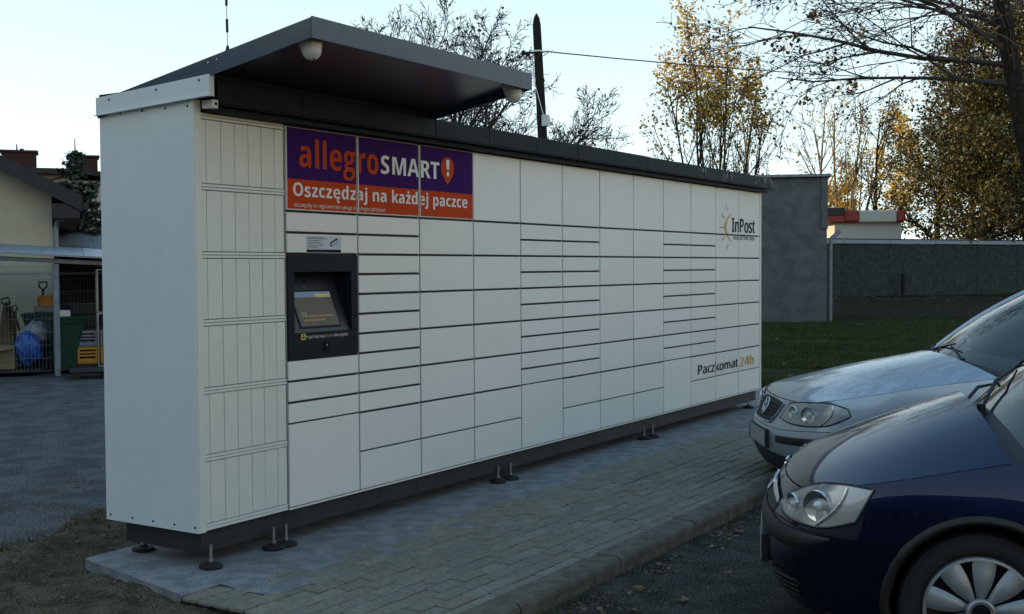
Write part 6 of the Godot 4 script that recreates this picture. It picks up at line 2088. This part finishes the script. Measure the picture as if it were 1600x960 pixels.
func build_litter() -> void:
	var shapes := []
	for k in 6: shapes.append(fallen_leaf_mesh(k))
	var tints := [lin(0.16, 0.085, 0.045), lin(0.20, 0.12, 0.06), lin(0.12, 0.075, 0.045), lin(0.22, 0.15, 0.085)]
	var mats := []
	for c in tints: mats.append(plain(c, 0.85))
	# leaves that can be told apart on the roadway
	var big := [[0.86, 1.83, 0.13, "large curled reddish brown leaf against the kerb, biggest in the gutter"], [0.18, 2.02, 0.11, "brown leaf flat on the roadway in the nearer pair"], [0.47, 2.16, 0.12, "tan leaf flat on the roadway, right one of the nearer pair"], [1.55, 1.85, 0.09, "brown leaf in the gutter halfway to the dark blue car"], [2.0, 1.85, 0.11, "brown leaf in the gutter just before the dark blue car's nose"], [1.05, 2.15, 0.08, "small pale leaf on the open roadway"], [0.95, 2.55, 0.07, "small leaf farthest out on the roadway before the blue car"], [0.55, 1.86, 0.10, "yellow brown leaf in the litter at the near end of the gutter"]]
	for q in big:
		var o := put("fallen_leaf", shapes[rng.randi() % 6], mats[0 if q[2] > 0.125 else rng.randi() % 4])
		o.transform = Transform3D(Basis.from_euler(Vector3(rng.randf_range(-0.25, 0.25), rng.randf() * TAU, rng.randf_range(-0.3, 0.3))).scaled(Vector3.ONE * q[2]), Vector3(q[0], ROAD + 0.018, q[1]))
		tag(o, q[3], "leaf", "fallen leaves on the roadway")
	for q in [[-0.9, -0.95, 0.05, "small pale leaf on the dirt left of the locker's foot"], [0.6, -2.6, 0.09, "pale leaf lying on the grey yard beside the locker"], [0.95, -2.95, 0.07, "dark leaf on the grey yard, farther of two"], [0.15, -1.55, 0.11, "dark leaf on the heaped dirt at the edge of the yard"]]:
		var o := put("fallen_leaf", shapes[rng.randi() % 6], mats[rng.randi() % 4])
		o.transform = Transform3D(Basis.from_euler(Vector3(rng.randf_range(-0.2, 0.2), rng.randf() * TAU, 0)).scaled(Vector3.ONE * q[2]), Vector3(q[0], -0.005 if q[1] > -2 else -0.015, q[1]))
		tag(o, q[3], "leaf", "fallen leaves left of the locker")
	# the rest of the litter
	var cols := [Color(0.13, 0.075, 0.04), Color(0.17, 0.11, 0.06), Color(0.09, 0.06, 0.035), Color(0.20, 0.14, 0.08)]
	var mm := MultiMesh.new()
	mm.transform_format = MultiMesh.TRANSFORM_3D; mm.use_colors = true; mm.mesh = shapes[1]
	var items := []
	for i in 900:      # gutter
		var x := rng.randf_range(-1.5, 6.0)
		items.append([Vector3(x, ROAD + 0.022, 1.72 + absf(rng.randfn(0, 0.10))), rng.randf_range(0.012, 0.06)])
	for i in 160:
		items.append([Vector3(rng.randf_range(-1.5, 3.0), ROAD + 0.008, rng.randf_range(1.75, 3.2)), rng.randf_range(0.01, 0.035)])
	for i in 420:      # dirt
		var p := Vector3(rng.randf_range(-3.0, 1.5), 0, rng.randf_range(-1.9, 1.2))
		if p.x > -1.05 and p.z > -0.3: continue
		p.y = dirt_height(p.x, p.z) + 0.004
		items.append([p, rng.randf_range(0.01, 0.045)])
	for i in 900:      # grass
		var p := Vector3(rng.randf_range(9.5, 46), 0, rng.randf_range(-9, 6))
		p.y = lawn_height(p.x, p.z) + 0.05
		items.append([p, rng.randf_range(0.05, 0.13)])
	for i in 2200:      # bank below the far wall
		var d := rng.randf_range(46.0, 51.5); var u := rng.randf_range(8, 34)
		var p := Vector3(-4.8, 0, 4.5) + FW * (d + 0.0) + Vector3(0.531, 0, 0.847) * u
		p.y = lawn_height(p.x, p.z) + 0.03
		items.append([p, rng.randf_range(0.06, 0.16)])
	for i in 60:       # crumbs on paving and slab
		items.append([Vector3(rng.randf_range(-0.7, 6.0), 0.004, rng.randf_range(0.05, 1.5)), rng.randf_range(0.006, 0.022)])
	mm.instance_count = items.size()
	for i in items.size():
		var b := Basis.from_euler(Vector3(rng.randf_range(-0.4, 0.4), rng.randf() * TAU, rng.randf_range(-0.4, 0.4))).scaled(Vector3.ONE * items[i][1])
		mm.set_instance_transform(i, Transform3D(b, items[i][0]))
		mm.set_instance_color(i, cols[rng.randi() % 4] * rng.randf_range(0.7, 1.2))
	var o := MultiMeshInstance3D.new()
	o.name = "leaf_litter"; o.multimesh = mm
	var lm := plain(Color.WHITE, 0.9); lm.vertex_color_use_as_albedo = true
	o.material_override = lm
	o.set_meta("kind", "stuff"); tag(o, "small brown leaves scattered over the gutter, dirt and grass", "leaf litter")
	add_child(o)
	# pebbles and clods on the bare ground
	var pg := Geo.new()
	var pr := []
	for j in 5:
		var r := PackedVector3Array()
		for i in 8:
			var th := PI * j / 4.0; var ph := TAU * i / 7.0
			r.append(Vector3(sin(th) * cos(ph), 0.7 * cos(th), sin(th) * sin(ph)) * (1.0 + 0.35 * sin(ph * 2.0 + j * 1.7) * sin(th)))
		pr.append(r)
	pg.grid(pr, Vector3.ZERO)
	mm = MultiMesh.new()
	mm.transform_format = MultiMesh.TRANSFORM_3D; mm.mesh = pg.mesh()
	var bits := []
	for i in 1500:
		var p := Vector3(rng.randf_range(-3.5, 1.2), 0, rng.randf_range(-1.9, 1.3))
		if p.x > -1.03 and p.z > -0.28: continue
		p.y = dirt_height(p.x, p.z)
		bits.append([p, 0.003 + 0.016 * pow(rng.randf(), 3.0)])
	for i in 700:
		bits.append([Vector3(rng.randf_range(-1.5, 4.0), ROAD + 0.002, 1.70 + 2.0 * pow(rng.randf(), 2.0)), 0.002 + 0.009 * pow(rng.randf(), 3.0)])
	mm.instance_count = bits.size()
	for i in bits.size():
		mm.set_instance_transform(i, Transform3D(Basis.from_euler(Vector3(rng.randf() * 3, rng.randf() * TAU, 0)).scaled(Vector3.ONE * bits[i][1]), bits[i][0]))
	o = MultiMeshInstance3D.new()
	o.name = "pebbles"; o.multimesh = mm; o.material_override = M.stone
	o.set_meta("kind", "stuff"); tag(o, "small pebbles and clods on the dirt and along the gutter", "pebbles")
	add_child(o)
	# grass blades
	var bg := Geo.new()
	for q in 5:
		var a := TAU * q / 5.0 + 0.4
		var d := Vector3(cos(a), 0, sin(a)); var sd := Vector3(-d.z, 0, d.x) * 0.07
		var base := d * 0.12
		var tip := d * (0.35 + 0.1 * q) + Vector3(0, 0.8 + 0.08 * q, 0)
		var n := (tip - base).cross(sd).normalized()
		if n.y < 0: n = -n
		g_blade(bg, base, sd, tip, n)
	mm = MultiMesh.new()
	mm.transform_format = MultiMesh.TRANSFORM_3D; mm.use_colors = true; mm.mesh = bg.mesh()
	var tufts := []
	for i in 60000:
		var x := 9.4 + pow(rng.randf(), 1.6) * 36.0
		var z := rng.randf_range(-10, 4) * (0.4 + x / 40.0)
		var patch := hills.get_noise_2d(x * 0.8 + 50.0, z * 0.8)
		var bare := smoothstep(13.0, 10.2, x + 0.3 * z)
		if patch < -0.34 + bare * 0.8: continue
		tufts.append(Vector3(x, lawn_height(x, z) - 0.005, z))
	for i in 150:      # weeds along the gutter and the edge of the dirt
		tufts.append(Vector3(rng.randf_range(-0.9, 0.5) if i % 3 else rng.randf_range(0.5, 3.0), ROAD + 0.01, 1.705 + absf(rng.randfn(0, 0.035))))
	for i in 120:
		var wx := rng.randf_range(-2.6, 0.2)
		var wz := -1.50 - 0.437 * wx + rng.randfn(0, 0.12)
		tufts.append(Vector3(wx, dirt_height(wx, wz) - 0.004, wz))
	mm.instance_count = tufts.size()
	for i in tufts.size():
		var s := rng.randf_range(0.03, 0.09) * (0.6 if tufts[i].x < 5.0 else 1.0)
		mm.set_instance_transform(i, Transform3D(Basis.from_euler(Vector3(0, rng.randf() * TAU, 0)).scaled(Vector3(s * 1.4, s, s * 1.4)), tufts[i]))
		mm.set_instance_color(i, [Color(0.035, 0.062, 0.010), Color(0.05, 0.072, 0.012), Color(0.075, 0.075, 0.020), Color(0.03, 0.052, 0.009)][rng.randi() % 4] * rng.randf_range(0.7, 1.2))
	o = MultiMeshInstance3D.new()
	o.name = "grass"; o.multimesh = mm; o.material_override = lm
	o.set_meta("kind", "stuff"); tag(o, "short dark green grass between the locker and the far wall", "grass")
	add_child(o)

func g_blade(g: Geo, base: Vector3, sd: Vector3, tip: Vector3, n: Vector3) -> void:
	g.tri(base - sd, base + sd, tip, n, n, n)
